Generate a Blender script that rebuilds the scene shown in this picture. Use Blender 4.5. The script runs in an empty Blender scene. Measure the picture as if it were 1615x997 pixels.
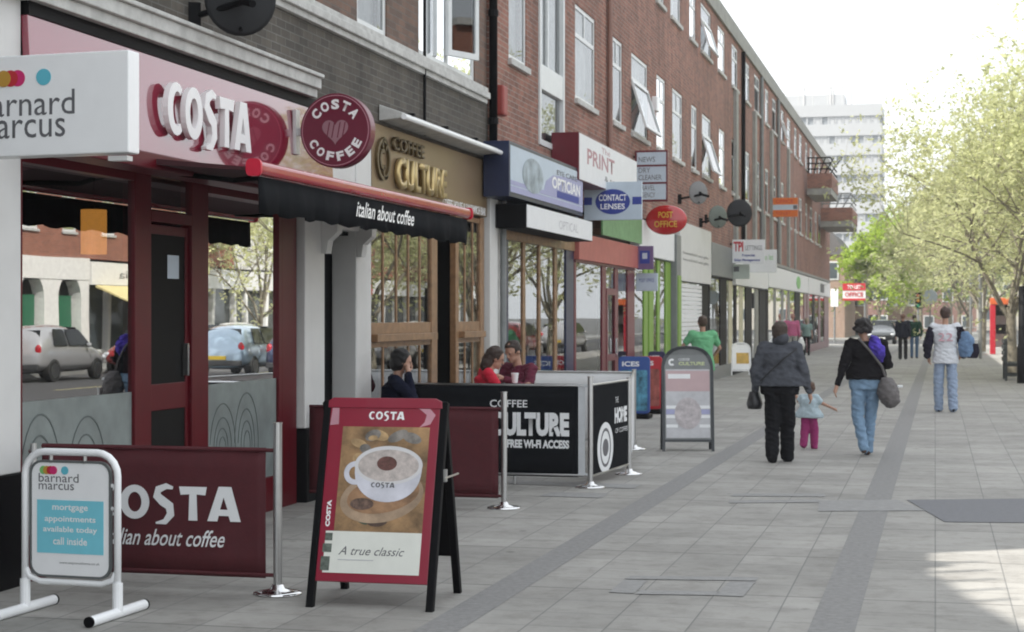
import bpy, bmesh, math, random
from mathutils import Vector, Matrix, noise
random.seed(7)
R = math.radians
sc = bpy.context.scene
C = sc.collection
# ------------------------------------------------------------------ camera, sky, sun, exposure
FPX, VPX, HY, CH, D = 2700.0, 1475.0, 497.0, 1.72, 5.66
TH = math.atan((VPX-807.5)/FPX); CT, ST = math.cos(TH), math.sin(TH)
cam = bpy.data.cameras.new('camera'); camo = bpy.data.objects.new('camera', cam); C.objects.link(camo)
camo.location = (0, 0, CH); camo.rotation_euler = (R(90), 0, TH)
cam.sensor_width = 36; cam.lens = FPX/1615*36; cam.clip_end = 3000; cam.shift_y = (HY-498.5)/1615
cam.dof.use_dof = True; cam.dof.focus_distance = 11.5; cam.dof.aperture_fstop = 5.6
sc.camera = camo
SUN_EL, SUN_AZ = R(48), math.atan2(-.857, -.515)     # towards the sun: x=sin(az), y=cos(az)
w = bpy.data.worlds.new('World'); sc.world = w; w.use_nodes = True
nt = w.node_tree; nt.nodes.clear()
sky = nt.nodes.new('ShaderNodeTexSky'); sky.sky_type = 'NISHITA'; sky.sun_disc = False
sky.sun_elevation = SUN_EL; sky.sun_rotation = SUN_AZ % (2*math.pi); sky.air_density = 1.0; sky.dust_density = 3.0; sky.ozone_density = .6
tcn = nt.nodes.new('ShaderNodeTexCoord'); nz = nt.nodes.new('ShaderNodeTexNoise'); nz.inputs['Scale'].default_value = 1.6; nz.inputs['Detail'].default_value = 5
nt.links.new(tcn.outputs['Generated'], nz.inputs['Vector'])
mr = nt.nodes.new('ShaderNodeMapRange'); mr.inputs['From Min'].default_value = .3; mr.inputs['From Max'].default_value = .7
mr.inputs['To Min'].default_value = .72; mr.inputs['To Max'].default_value = .92
nt.links.new(nz.outputs['Fac'], mr.inputs['Value'])
mx = nt.nodes.new('ShaderNodeMixRGB'); mx.inputs['Color2'].default_value = (7.6, 7.9, 8.1, 1)
nt.links.new(mr.outputs['Result'], mx.inputs['Fac']); nt.links.new(sky.outputs['Color'], mx.inputs['Color1'])
bg = nt.nodes.new('ShaderNodeBackground'); bg.inputs['Strength'].default_value = .11
nt.links.new(mx.outputs['Color'], bg.inputs['Color'])
wo = nt.nodes.new('ShaderNodeOutputWorld'); nt.links.new(bg.outputs['Background'], wo.inputs['Surface'])
sl = bpy.data.lights.new('sun', 'SUN'); sl.energy = 4.0; sl.angle = R(.6); sl.color = (1, .95, .87)
so = bpy.data.objects.new('sun', sl); C.objects.link(so)
sd = Vector((math.cos(SUN_EL)*math.sin(SUN_AZ), math.cos(SUN_EL)*math.cos(SUN_AZ), math.sin(SUN_EL)))
so.rotation_euler = sd.to_track_quat('Z', 'Y').to_euler(); so.location = (-30, -20, 40)
sc.view_settings.view_transform = 'Standard'; sc.view_settings.look = 'None'; sc.view_settings.gamma = 1
sc.view_settings.exposure = .92
sc.render.engine = 'CYCLES'; sc.cycles.max_bounces = 8; sc.cycles.filter_width = 1.9; sc.cycles.transparent_max_bounces = 16

# ------------------------------------------------------------------ photo measurements -> world
def aa(px): return (px-807.5)/FPX
def PXX(px, X):                      # Y of the point of plane X=const seen in column px
    a = aa(px); return X*(CT+a*ST)/(a*CT-ST)
def FY(px): return PXX(px, -D)       # on the shop line
def XY(px, Y):                       # X at depth Y seen in column px
    a = aa(px); return Y*(a*CT-ST)/(CT+a*ST)
def zc(X, Y): return -X*ST+Y*CT
def ZZ(py, X, Y): return CH+(HY-py)/FPX*zc(X, Y)
def FZ(px, py): return ZZ(py, -D, FY(px))
def G(px, py):
    f = CH*FPX/(py-HY); r = aa(px)*f
    return (r*CT-f*ST, r*ST+f*CT)

# ------------------------------------------------------------------ materials
MATS = {}
def mat(name, col, rough=.6, metal=0, var=.12, scale=6, bump=0, coat=0, spec=.5, emit=None, es=0, trans=0, sheen=0):
    if name in MATS: return MATS[name]
    m = bpy.data.materials.new(name); m.use_nodes = True; n = m.node_tree; b = n.nodes['Principled BSDF']
    b.inputs['Roughness'].default_value = rough; b.inputs['Metallic'].default_value = metal
    b.inputs['Coat Weight'].default_value = coat; b.inputs['Coat Roughness'].default_value = .03
    b.inputs['Specular IOR Level'].default_value = spec
    b.inputs['Sheen Weight'].default_value = sheen
    tc = n.nodes.new('ShaderNodeTexCoord'); t = n.nodes.new('ShaderNodeTexNoise')
    t.inputs['Scale'].default_value = scale; t.inputs['Detail'].default_value = 6; t.inputs['Roughness'].default_value = .65
    n.links.new(tc.outputs['Object'], t.inputs['Vector'])
    r = n.nodes.new('ShaderNodeValToRGB'); e = r.color_ramp.elements
    e[0].position = .3; e[1].position = .72
    e[0].color = [c*(1-var) for c in col]+[1]; e[1].color = [min(1, c*(1+var)) for c in col]+[1]
    n.links.new(t.outputs['Fac'], r.inputs['Fac']); n.links.new(r.outputs['Color'], b.inputs['Base Color'])
    if bump:
        bp = n.nodes.new('ShaderNodeBump'); bp.inputs['Strength'].default_value = bump; bp.inputs['Distance'].default_value = .01
        t2 = n.nodes.new('ShaderNodeTexNoise'); t2.inputs['Scale'].default_value = scale*6; t2.inputs['Detail'].default_value = 4
        n.links.new(tc.outputs['Object'], t2.inputs['Vector']); n.links.new(t2.outputs['Fac'], bp.inputs['Height']); n.links.new(bp.outputs['Normal'], b.inputs['Normal'])
    if emit:
        b.inputs['Emission Color'].default_value = (*emit, 1); b.inputs['Emission Strength'].default_value = es
    if trans:
        o = n.nodes['Material Output']; tr = n.nodes.new('ShaderNodeBsdfTranslucent'); mxs = n.nodes.new('ShaderNodeMixShader'); mxs.inputs['Fac'].default_value = trans
        n.links.new(r.outputs['Color'], tr.inputs['Color']); n.links.new(b.outputs[0], mxs.inputs[1]); n.links.new(tr.outputs[0], mxs.inputs[2]); n.links.new(mxs.outputs[0], o.inputs['Surface'])
    MATS[name] = m; return m
def brick(name, c1, c2, mortar, axis='Y', dirt=.35, bw=.225, rh=.075, ms=.006):
    if name in MATS: return MATS[name]
    m = bpy.data.materials.new(name); m.use_nodes = True; n = m.node_tree; b = n.nodes['Principled BSDF']; b.inputs['Roughness'].default_value = .85
    tc = n.nodes.new('ShaderNodeTexCoord'); sp = n.nodes.new('ShaderNodeSeparateXYZ'); cb = n.nodes.new('ShaderNodeCombineXYZ')
    n.links.new(tc.outputs['Object'], sp.inputs[0]); n.links.new(sp.outputs[axis], cb.inputs['X']); n.links.new(sp.outputs['Z'], cb.inputs['Y'])
    t = n.nodes.new('ShaderNodeTexBrick'); t.inputs['Scale'].default_value = 1; t.inputs['Brick Width'].default_value = bw; t.inputs['Row Height'].default_value = rh
    t.inputs['Mortar Size'].default_value = ms; t.inputs['Mortar Smooth'].default_value = .3; t.inputs['Bias'].default_value = -.1
    t.inputs['Color1'].default_value = (*c1, 1); t.inputs['Color2'].default_value = (*c2, 1); t.inputs['Mortar'].default_value = (*mortar, 1)
    n.links.new(cb.outputs[0], t.inputs['Vector'])
    nz = n.nodes.new('ShaderNodeTexNoise'); nz.inputs['Scale'].default_value = .9; nz.inputs['Detail'].default_value = 8; nz.inputs['Roughness'].default_value = .7
    mp = n.nodes.new('ShaderNodeMapping'); mp.inputs['Scale'].default_value = (1.6, 1.6, .5)
    n.links.new(tc.outputs['Object'], mp.inputs['Vector']); n.links.new(mp.outputs[0], nz.inputs['Vector'])
    mr = n.nodes.new('ShaderNodeMapRange'); mr.inputs['From Min'].default_value = .3; mr.inputs['From Max'].default_value = .7; mr.inputs['To Min'].default_value = 1-dirt; mr.inputs['To Max'].default_value = 1+dirt*.5
    n.links.new(nz.outputs['Fac'], mr.inputs['Value'])
    mm = n.nodes.new('ShaderNodeMixRGB'); mm.blend_type = 'MULTIPLY'; mm.inputs['Fac'].default_value = 1
    n.links.new(t.outputs['Color'], mm.inputs['Color1']); n.links.new(mr.outputs['Result'], mm.inputs['Color2']); n.links.new(mm.outputs[0], b.inputs['Base Color'])
    bp = n.nodes.new('ShaderNodeBump'); bp.inputs['Strength'].default_value = .5; bp.inputs['Distance'].default_value = .006; bp.invert = True
    n.links.new(t.outputs['Fac'], bp.inputs['Height']); n.links.new(bp.outputs['Normal'], b.inputs['Normal'])
    MATS[name] = m; return m
def glass(name, ior=1.75, tint=(.9, .93, .92), wob=.02):
    if name in MATS: return MATS[name]
    m = bpy.data.materials.new(name); m.use_nodes = True; n = m.node_tree; n.nodes.clear()
    o = n.nodes.new('ShaderNodeOutputMaterial'); g = n.nodes.new('ShaderNodeBsdfGlossy'); g.inputs['Roughness'].default_value = .005; g.inputs['Color'].default_value = (.95, .96, .97, 1)
    t = n.nodes.new('ShaderNodeBsdfTransparent'); t.inputs['Color'].default_value = (*tint, 1)
    f = n.nodes.new('ShaderNodeFresnel'); f.inputs['IOR'].default_value = ior; x = n.nodes.new('ShaderNodeMixShader')
    tc = n.nodes.new('ShaderNodeTexCoord'); nz = n.nodes.new('ShaderNodeTexNoise'); nz.inputs['Scale'].default_value = .8; nz.inputs['Detail'].default_value = 1
    bp = n.nodes.new('ShaderNodeBump'); bp.inputs['Strength'].default_value = wob; bp.inputs['Distance'].default_value = .05
    n.links.new(tc.outputs['Object'], nz.inputs['Vector']); n.links.new(nz.outputs['Fac'], bp.inputs['Height']); n.links.new(bp.outputs['Normal'], g.inputs['Normal'])
    n.links.new(f.outputs[0], x.inputs[0]); n.links.new(t.outputs[0], x.inputs[1]); n.links.new(g.outputs[0], x.inputs[2]); n.links.new(x.outputs[0], o.inputs['Surface'])
    MATS[name] = m; return m
def paving(name):
    m = bpy.data.materials.new(name); m.use_nodes = True; n = m.node_tree; b = n.nodes['Principled BSDF']; b.inputs['Roughness'].default_value = .8
    tc = n.nodes.new('ShaderNodeTexCoord')
    t = n.nodes.new('ShaderNodeTexBrick'); t.offset = 0; t.inputs['Scale'].default_value = 1; t.inputs['Brick Width'].default_value = .44; t.inputs['Row Height'].default_value = .44
    t.inputs['Mortar Size'].default_value = .005; t.inputs['Mortar Smooth'].default_value = .2; t.inputs['Bias'].default_value = 0
    t.inputs['Color1'].default_value = (.285, .279, .266, 1); t.inputs['Color2'].default_value = (.35, .343, .328, 1); t.inputs['Mortar'].default_value = (.2, .2, .196, 1)
    n.links.new(tc.outputs['Object'], t.inputs['Vector'])
    # wider cross joints every fourth course
    t2 = n.nodes.new('ShaderNodeTexBrick'); t2.offset = .37; t2.inputs['Scale'].default_value = 1; t2.inputs['Brick Width'].default_value = 900; t2.inputs['Row Height'].default_value = 1.76
    t2.inputs['Mortar Size'].default_value = .013; t2.inputs['Mortar Smooth'].default_value = .2
    t2.inputs['Color1'].default_value = (1, 1, 1, 1); t2.inputs['Color2'].default_value = (.93, .93, .93, 1); t2.inputs['Mortar'].default_value = (.62, .62, .62, 1)
    mp2 = n.nodes.new('ShaderNodeMapping'); mp2.inputs['Location'].default_value = (450, 0, 0); n.links.new(tc.outputs['Object'], mp2.inputs['Vector']); n.links.new(mp2.outputs[0], t2.inputs['Vector'])
    nz = n.nodes.new('ShaderNodeTexNoise'); nz.inputs['Scale'].default_value = .7; nz.inputs['Detail'].default_value = 9; nz.inputs['Roughness'].default_value = .7
    n.links.new(tc.outputs['Object'], nz.inputs['Vector'])
    mr = n.nodes.new('ShaderNodeMapRange'); mr.inputs['From Min'].default_value = .3; mr.inputs['From Max'].default_value = .7; mr.inputs['To Min'].default_value = .74; mr.inputs['To Max'].default_value = 1.12
    n.links.new(nz.outputs['Fac'], mr.inputs['Value'])
    m1 = n.nodes.new('ShaderNodeMixRGB'); m1.blend_type = 'MULTIPLY'; m1.inputs['Fac'].default_value = 1
    m2 = n.nodes.new('ShaderNodeMixRGB'); m2.blend_type = 'MULTIPLY'; m2.inputs['Fac'].default_value = 1
    n.links.new(t.outputs['Color'], m1.inputs['Color1']); n.links.new(t2.outputs['Color'], m1.inputs['Color2'])
    n.links.new(m1.outputs[0], m2.inputs['Color1']); n.links.new(mr.outputs['Result'], m2.inputs['Color2'])
    # chewing gum and drip spots
    vo = n.nodes.new('ShaderNodeTexVoronoi'); vo.inputs['Scale'].default_value = 1.7; vo.inputs['Randomness'].default_value = 1
    n.links.new(tc.outputs['Object'], vo.inputs['Vector'])
    cr = n.nodes.new('ShaderNodeValToRGB'); cr.color_ramp.elements[0].position = .035; cr.color_ramp.elements[0].color = (.5, .5, .48, 1); cr.color_ramp.elements[1].position = .07; cr.color_ramp.elements[1].color = (1, 1, 1, 1)
    n.links.new(vo.outputs['Distance'], cr.inputs['Fac'])
    m3 = n.nodes.new('ShaderNodeMixRGB'); m3.blend_type = 'MULTIPLY'; m3.inputs['Fac'].default_value = .9
    n.links.new(m2.outputs[0], m3.inputs['Color1']); n.links.new(cr.outputs[0], m3.inputs['Color2']); nb = n.nodes.new('ShaderNodeTexNoise'); nb.inputs['Scale'].default_value = 5; nb.inputs['Detail'].default_value = 10; nb.inputs['Roughness'].default_value = .75; n.links.new(tc.outputs['Object'], nb.inputs['Vector'])
    c2 = n.nodes.new('ShaderNodeValToRGB'); c2.color_ramp.elements[0].position = .34; c2.color_ramp.elements[0].color = (.72, .70, .66, 1); c2.color_ramp.elements[1].position = .52; c2.color_ramp.elements[1].color = (1.04, 1.03, 1.0, 1); n.links.new(nb.outputs['Fac'], c2.inputs['Fac'])
    m4 = n.nodes.new('ShaderNodeMixRGB'); m4.blend_type = 'MULTIPLY'; m4.inputs['Fac'].default_value = .75; n.links.new(m3.outputs[0], m4.inputs['Color1']); n.links.new(c2.outputs[0], m4.inputs['Color2']); n.links.new(m4.outputs[0], b.inputs['Base Color'])
    bp = n.nodes.new('ShaderNodeBump'); bp.inputs['Strength'].default_value = .5; bp.inputs['Distance'].default_value = .004; bp.invert = True
    n.links.new(t.outputs['Fac'], bp.inputs['Height']); n.links.new(bp.outputs['Normal'], b.inputs['Normal'])
    return m
WHITE = mat('white_paint', (.64, .64, .63), .45, var=.06, scale=2.5, bump=.05)
WHITE_G = mat('white_gloss', (.88, .89, .9), .25, var=.03)
DIRTYW = mat('weathered_white', (.5, .5, .48), .7, var=.25, scale=5, bump=.2)
UPVC = mat('upvc_white', (.68, .7, .7), .35, var=.05)
BLACK = mat('black_paint', (.005, .005, .006), .55, spec=.1)
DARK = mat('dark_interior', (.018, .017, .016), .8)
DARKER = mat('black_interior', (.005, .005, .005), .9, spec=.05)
CREAM = mat('cream_interior', (.62, .58, .42), .8)
REDP = mat('deep_red_gloss', (.09, .004, .009), .4, coat=.0, spec=.25)
REDF = mat('red_acrylic', (.24, .008, .035), .12, coat=1, var=.03); REDF.node_tree.nodes['Principled BSDF'].inputs['Coat IOR'].default_value = 1.8
CLARET = mat('claret_fabric', (.075, .009, .014), .75, var=.1, scale=12, bump=.15)
BLACKF = mat('black_fabric', (.008, .009, .011), .85, spec=.08, var=.2, scale=14, bump=.15)
STEEL = mat('brushed_steel', (.55, .55, .55), .28, metal=1, var=.06, scale=20)
CHROME = mat('polished_steel', (.7, .7, .7), .15, metal=1, var=.03)
WOOD = mat('varnished_wood', (.25, .14, .07), .4, var=.35, scale=9)
NAVY = mat('navy_paint', (.012, .02, .06), .35)
TANS = mat('bronze_fascia', (.24, .17, .1), .35, metal=.3, var=.08, scale=2)
GOLD = mat('brass_letters', (.55, .42, .2), .35, metal=.7, var=.08)
CONC = mat('concrete', (.3, .3, .28), .85, var=.2, scale=3, bump=.3)
GREYP = mat('grey_paint', (.2, .21, .21), .5)
LIME = mat('lime_paint', (.17, .33, .03), .4, var=.05)
MAROON = mat('maroon_paint', (.13, .01, .02), .35)
BR_DARK = brick('dark_brown_brick', (.105, .09, .074), (.062, .055, .047), (.14, .135, .122), dirt=.45)
BR_MID = brick('brown_red_brick', (.2, .12, .088), (.12, .085, .07), (.16, .14, .12), dirt=.3)
BR_RED = brick('red_brick', (.315, .14, .1), (.185, .086, .066), (.33, .29, .25), dirt=.42)
BR_REDX = brick('red_brick_x', (.315, .14, .1), (.185, .086, .066), (.33, .29, .25), axis='X', dirt=.22)
BR_FAR = brick('orange_brick', (.34, .13, .08), (.26, .1, .065), (.3, .24, .2), dirt=.2)
BR_FARX = brick('tan_brick_x', (.36, .24, .18), (.3, .2, .15), (.35, .3, .26), axis='X', dirt=.2)
GL = glass('shop_glass', 6.0)
GLW = glass('window_glass', 2.0, (.75, .78, .8), .05)
GLC = glass('car_glass', 1.7, (.12, .13, .14))
CURT = mat('net_curtain', (.6, .6, .58), .9, var=.25, scale=4)
TYRE = mat('tyre_rubber', (.02, .02, .02), .8)
PAPER = mat('paper_white', (.76, .77, .78), .5, var=.04)
INK = mat('grey_ink', (.12, .12, .13), .6)
def lt(name, c, **k): return mat(name, c, k.pop('rough', .5), var=k.pop('var', .05), **k)
TEAL = lt('cyan_print', (.12, .48, .6)); MAG = lt('magenta_print', (.6, .03, .16)); OCH = lt('ochre_print', (.5, .28, .05)); REDQ = lt('red_print', (.5, .03, .04)); GRN = lt('green_print', (.2, .5, .15))
BLUEP = lt('navy_print', (.03, .05, .28)); PALEB = lt('pale_blue_print', (.5, .58, .66)); LILAC = lt('lilac_print', (.35, .36, .55))

# ------------------------------------------------------------------ mesh helpers
class MB:
    def __init__(s): s.bm = bmesh.new()
    def face(s, vs):
        try: return s.bm.faces.new([s.bm.verts.new(v) for v in vs])
        except Exception: return None
    def box(s, x0, x1, y0, y1, z0, z1):
        v = [s.bm.verts.new((x, y, z)) for x in (x0, x1) for y in (y0, y1) for z in (z0, z1)]
        for f in ((0,1,3,2),(4,6,7,5),(0,4,5,1),(2,3,7,6),(0,2,6,4),(1,5,7,3)): s.bm.faces.new([v[i] for i in f])
        return s
    def ring(s, c, u, v, ru, rv, n): return [s.bm.verts.new(c+u*(math.cos(2*math.pi*i/n)*ru)+v*(math.sin(2*math.pi*i/n)*rv)) for i in range(n)]
    def bridge(s, a, b):
        n = len(a)
        for i in range(n): s.bm.faces.new((a[i], a[(i+1) % n], b[(i+1) % n], b[i]))
    def tube(s, pts, r, n=10, cap=True):
        pts = [Vector(p) for p in pts]; rs = r if isinstance(r, (list, tuple)) else [r]*len(pts)
        rings = []; pu = None
        for i, p in enumerate(pts):
            d = (pts[min(i+1, len(pts)-1)]-pts[max(i-1, 0)]).normalized()
            if pu is None: pu = d.orthogonal().normalized()
            u = (pu-d*pu.dot(d)); u = u.normalized() if u.length > 1e-5 else d.orthogonal().normalized(); pu = u
            rings.append(s.ring(p, u, d.cross(u), rs[i], rs[i], n))
        for a, b in zip(rings, rings[1:]): s.bridge(a, b)
        if cap:
            s.bm.faces.new(list(reversed(rings[0]))); s.bm.faces.new(rings[-1])
        return s
    def prism(s, pts, F, n0, n1):       # 2D outline in frame F, from n0 to n1 along its normal
        a = [s.bm.verts.new(F.p(x, y, n0)) for x, y in pts]; b = [s.bm.verts.new(F.p(x, y, n1)) for x, y in pts]
        s.bridge(a, b); s.bm.faces.new(list(reversed(a))); s.bm.faces.new(b); return s
    def rect(s, F, x0, x1, y0, y1, n0, n1): return s.prism([(x0, y0), (x1, y0), (x1, y1), (x0, y1)], F, n0, n1)
    def ell(s, F, cx, cy, rx, ry, n0, n1, n=32): return s.prism([(cx+rx*math.cos(2*math.pi*i/n), cy+ry*math.sin(2*math.pi*i/n)) for i in range(n)], F, n0, n1)
    def annulus(s, F, cx, cy, r0, r1, n0, n1, n=40, a0=0, a1=2*math.pi, sy=1):
        full = abs(a1-a0-2*math.pi) < 1e-4; k = n if full else n+1
        L = []
        for (r, h) in ((r0, n0), (r1, n0), (r1, n1), (r0, n1)):
            L.append([s.bm.verts.new(F.p(cx+r*math.cos(a0+(a1-a0)*i/n), cy+sy*r*math.sin(a0+(a1-a0)*i/n), h)) for i in range(k)])
        for q in range(4):
            A, B = L[q], L[(q+1) % 4]
            for i in range(k if full else k-1): s.bm.faces.new((A[i], A[(i+1) % k], B[(i+1) % k], B[i]))
        return s
    def ellipsoid(s, c, r, n=14, m=9, rot=None):
        c = Vector(c); rows = []
        for j in range(1, m):
            a = math.pi*j/m
            row = []
            for i in range(n):
                p = Vector((r[0]*math.sin(a)*math.cos(2*math.pi*i/n), r[1]*math.sin(a)*math.sin(2*math.pi*i/n), r[2]*math.cos(a)))
                if rot: p = rot @ p
                row.append(s.bm.verts.new(c+p))
            rows.append(row)
        t = Vector((0, 0, r[2])); bt = -t
        if rot: t = rot @ t; bt = rot @ bt
        t = s.bm.verts.new(c+t); bt = s.bm.verts.new(c+bt)
        for i in range(n):
            s.bm.faces.new((t, rows[0][i], rows[0][(i+1) % n])); s.bm.faces.new((bt, rows[-1][(i+1) % n], rows[-1][i]))
        for a, b in zip(rows, rows[1:]):
            for i in range(n): s.bm.faces.new((a[i], b[i], b[(i+1) % n], a[(i+1) % n]))
        return s
    def capsule(s, a, b, ra, rb, n=12):
        a, b = Vector(a), Vector(b); d = (b-a).normalized() if (b-a).length > 1e-6 else Vector((0, 0, 1)); pts = []; rs = []
        for t in (-80, -50, -20): pts.append(a+d*ra*math.sin(R(t))); rs.append(ra*math.cos(R(t)))
        for t in (20, 50, 80): pts.append(b+d*rb*math.sin(R(t))); rs.append(rb*math.cos(R(t)))
        u = d.orthogonal().normalized(); v = d.cross(u)
        rings = [s.ring(p, u, v, r, r, n) for p, r in zip(pts, rs)]
        for x, y in zip(rings, rings[1:]): s.bridge(x, y)
        s.bm.faces.new(list(reversed(rings[0]))); s.bm.faces.new(rings[-1]); return s
    def loft(s, rings, n=18, cap=True):   # rings (cx,cy,cz,rx,ry)
        rr = []
        for (x, y, z, rx, ry) in rings: rr.append(s.ring(Vector((x, y, z)), Vector((1, 0, 0)), Vector((0, 1, 0)), rx, ry, n))
        for a, b in zip(rr, rr[1:]): s.bridge(a, b)
        if cap: s.bm.faces.new(list(reversed(rr[0]))); s.bm.faces.new(rr[-1])
        return s
class Frame:
    def __init__(s, o, u=(0, 1, 0), v=(0, 0, 1)):
        s.o = Vector(o); s.u = Vector(u).normalized(); s.v = Vector(v).normalized(); s.n = s.u.cross(s.v)
    def p(s, x, y, n=0): return s.o+s.u*x+s.v*y+s.n*n
def obj(name, mb, m, parent=None, bevel=0, smooth=False, keep=False):
    bm = mb.bm if isinstance(mb, MB) else None
    if bm is not None:
        bmesh.ops.recalc_face_normals(bm, faces=bm.faces)
        me = bpy.data.meshes.new(name); bm.to_mesh(me); bm.free()
    else: me = mb
    if m is not None:
        me.materials.clear()
        for q in (m if isinstance(m, (list, tuple)) else [m]): me.materials.append(q)
    o = bpy.data.objects.new(name, me); C.objects.link(o)
    if smooth:
        for p in me.polygons: p.use_smooth = True
    if bevel:
        b = o.modifiers.new('bevel', 'BEVEL'); b.width = bevel; b.segments = 2; b.limit_method = 'ANGLE'; b.angle_limit = R(40)
    if parent is not None:
        o.parent = parent
        if parent.get('world_base') is not None and parent.type == 'EMPTY': o.location = tuple(-c for c in parent['world_base'])
    return o
def objs(name, mb, m, parent=None, **k):
    bm = mb.bm; bm.verts.ensure_lookup_table(); seen = set(); outs = []
    for v in bm.verts:
        if v.index in seen or v in seen: continue
        st = [v]; seen.add(v); comp = []
        while st:
            a = st.pop(); comp.append(a)
            for e in a.link_edges:
                b = e.other_vert(a)
                if b not in seen: seen.add(b); st.append(b)
        q = MB(); mp = {a: q.bm.verts.new(a.co) for a in comp}
        for f in {f for a in comp for f in a.link_faces}: q.bm.faces.new([mp[a] for a in f.verts])
        outs.append(obj(name, q, m, parent, **k))
    bm.free(); return outs
def thing(name, label, cat, loc=(0, 0, 0), rotz=0, group=None, world=False):
    o = bpy.data.objects.new(name, None); C.objects.link(o); o.empty_display_size = .2
    o.location = loc; o.rotation_euler = (0, 0, rotz); o['label'] = label; o['category'] = cat
    if group: o['group'] = group
    if world: o['world_base'] = tuple(loc)
    return o
def W(name, label, cat, loc, group=None): return thing(name, label, cat, loc, 0, group, True)
def tag(o, label, cat, group=None):
    o['label'] = label; o['category'] = cat
    if group: o['group'] = group
    return o
def struct(name, mb, m): o = obj(name, mb, m); o['kind'] = 'structure'; return o
def children(o): return [c for c in bpy.data.objects if c.parent == o]
def copy_tree(o, parent=None):
    c = o.copy(); C.objects.link(c)
    if parent is not None: c.parent = parent
    for ch in children(o): copy_tree(ch, c)
    return c
def text(body, F, x, y, width, height, m, parent, name='lettering', depth=.002, off=.002, bold=0, shear=0, align='l', fit=True, path=None):
    cu = bpy.data.curves.new('t', 'FONT'); cu.body = body; cu.size = 1; cu.offset = bold; cu.shear = shear; cu.extrude = 0; cu.resolution_u = 3
    ob = bpy.data.objects.new('t', cu); C.objects.link(ob); bpy.context.view_layer.update()
    me = bpy.data.meshes.new_from_object(ob.evaluated_get(bpy.context.evaluated_depsgraph_get())); bpy.data.objects.remove(ob); bpy.data.curves.remove(cu)
    bm = bmesh.new(); bm.from_mesh(me); bpy.data.meshes.remove(me)
    xs = [v.co.x for v in bm.verts]; ys = [v.co.y for v in bm.verts]
    x0, x1, y0, y1 = min(xs), max(xs), min(ys), max(ys); kx = width/(x1-x0); ky = height/(y1-y0) if height else kx
    if depth > .0021:
        r = bmesh.ops.extrude_face_region(bm, geom=bm.faces[:]); top = [g for g in r['geom'] if isinstance(g, bmesh.types.BMVert)]
        for v in top: v.co.z = 1
    sx = {'l': 0, 'c': -.5*width, 'r': -width}[align]
    for v in bm.verts:
        px, py = (v.co.x-x0)*kx+sx, (v.co.y-y0)*ky; pz = off+(depth if v.co.z > .5 else 0)
        if path: v.co = path(px, py, pz)
        else: v.co = F.p(x+px, y+py, pz)
    mb = MB(); mb.bm.free(); mb.bm = bm
    return obj(name, mb, m, parent)
def rrect(x0, x1, y0, y1, r, n=5):
    P = []
    for cx, cy, a in ((x1-r, y1-r, 0), (x0+r, y1-r, 90), (x0+r, y0+r, 180), (x1-r, y0+r, 270)):
        for i in range(n+1): t = R(a+90*i/n); P.append((cx+r*math.cos(t), cy+r*math.sin(t)))
    return P

# ------------------------------------------------------------------ GROUND
mb = MB(); mb.face([(-400, -60, -.14), (400, -60, -.14), (400, 900, -.14), (-400, 900, -.14)])
struct('ground', mb, mat('far_ground', (.09, .09, .085), .9, scale=.2))
mb = MB(); mb.box(-14, 4.55, -8, 103, -.3, 0); struct('pavement', mb, paving('paving_slabs'))
mb = MB(); mb.box(4.55, 4.7, -8, 103, -.3, .004); struct('kerb', mb, CONC)
ASPH = mat('asphalt', (.055, .055, .057), .85, var=.25, scale=9, bump=.3)
mb = MB(); mb.face([(4.7, -8, -.12), (14.4, -8, -.12), (14.4, 320, -.12), (4.7, 320, -.12)]); struct('road', mb, ASPH)
mb = MB(); mb.face([(-80, 103, -.116), (4.7, 103, -.116), (4.7, 124, -.116), (-80, 124, -.116)]); struct('side_road', mb, ASPH)
mb = MB(); mb.box(14.4, 17.6, -8, 320, -.3, .0); mb.box(-60, 4.6, 124, 320, -.3, 0); struct('far_pavement', mb, mat('far_paving', (.22, .22, .21), .85, scale=1.2))
mb = MB()
for y in range(-4, 200, 6): mb.face([(9.5, y, -.116), (9.6, y, -.116), (9.6, y+3, -.116), (9.5, y+3, -.116)])
mb.face([(5.0, 26, -.116), (5.1, 26, -.116), (5.1, 90, -.116), (5.0, 90, -.116)])
struct('road_markings', mb, mat('road_paint', (.55, .5, .25), .7))
BAND = mat('setts_band', (.225, .222, .218), .85, var=.2, scale=22, bump=.5)
mb = MB()
def strip(xa, ya, xb, yb, w_, z=.002): mb.face([(xa-w_/2, ya, z), (xa+w_/2, ya, z), (xb+w_/2, yb, z), (xb-w_/2, yb, z)])
gx = G(1312, 989); gy = G(1457, 598); strip(gx[0]-.02*.9, gx[1]-6, gy[0]+.1, 100, .25)
ga = G(761, 951); gb = G(1205, 689); k = (gb[0]-ga[0])/(gb[1]-ga[1])*.55; strip(ga[0]-9*k, ga[1]-9, ga[0]+k*(100-ga[1]), 100, .24)
struct('paving_bands', mb, BAND)
mb = MB()
def gq(pts, z=.0045): mb.face([(*G(*p), z) for p in pts])
gq([(1430, 789), (1616, 787), (1700, 826), (1490, 824)]); pass
struct('asphalt_patch', mb, mat('patch_asphalt', (.15, .153, .165), .8, scale=20, bump=.3))
mb = MB()
gq([(1292, 790), (1414, 789), (1460, 806), (1290, 807)]); gq([(1158, 779), (1300, 779), (1302, 784), (1152, 783)]); gq([(1150, 790), (1292, 788), (1292, 793), (1150, 794)])
for p in ([(995, 909), (1198, 911), (1192, 917), (985, 914)], [(985, 915), (1022, 916), (1000, 937), (960, 935)], [(1150, 918), (1192, 918), (1172, 942), (1128, 940)], [(1010, 932), (1135, 934), (1128, 940), (1002, 938)],
          [(790, 757), (1010, 765), (1000, 771), (760, 762)], [(870, 777), (960, 779), (948, 786), (850, 783)]): gq(p)
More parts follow.
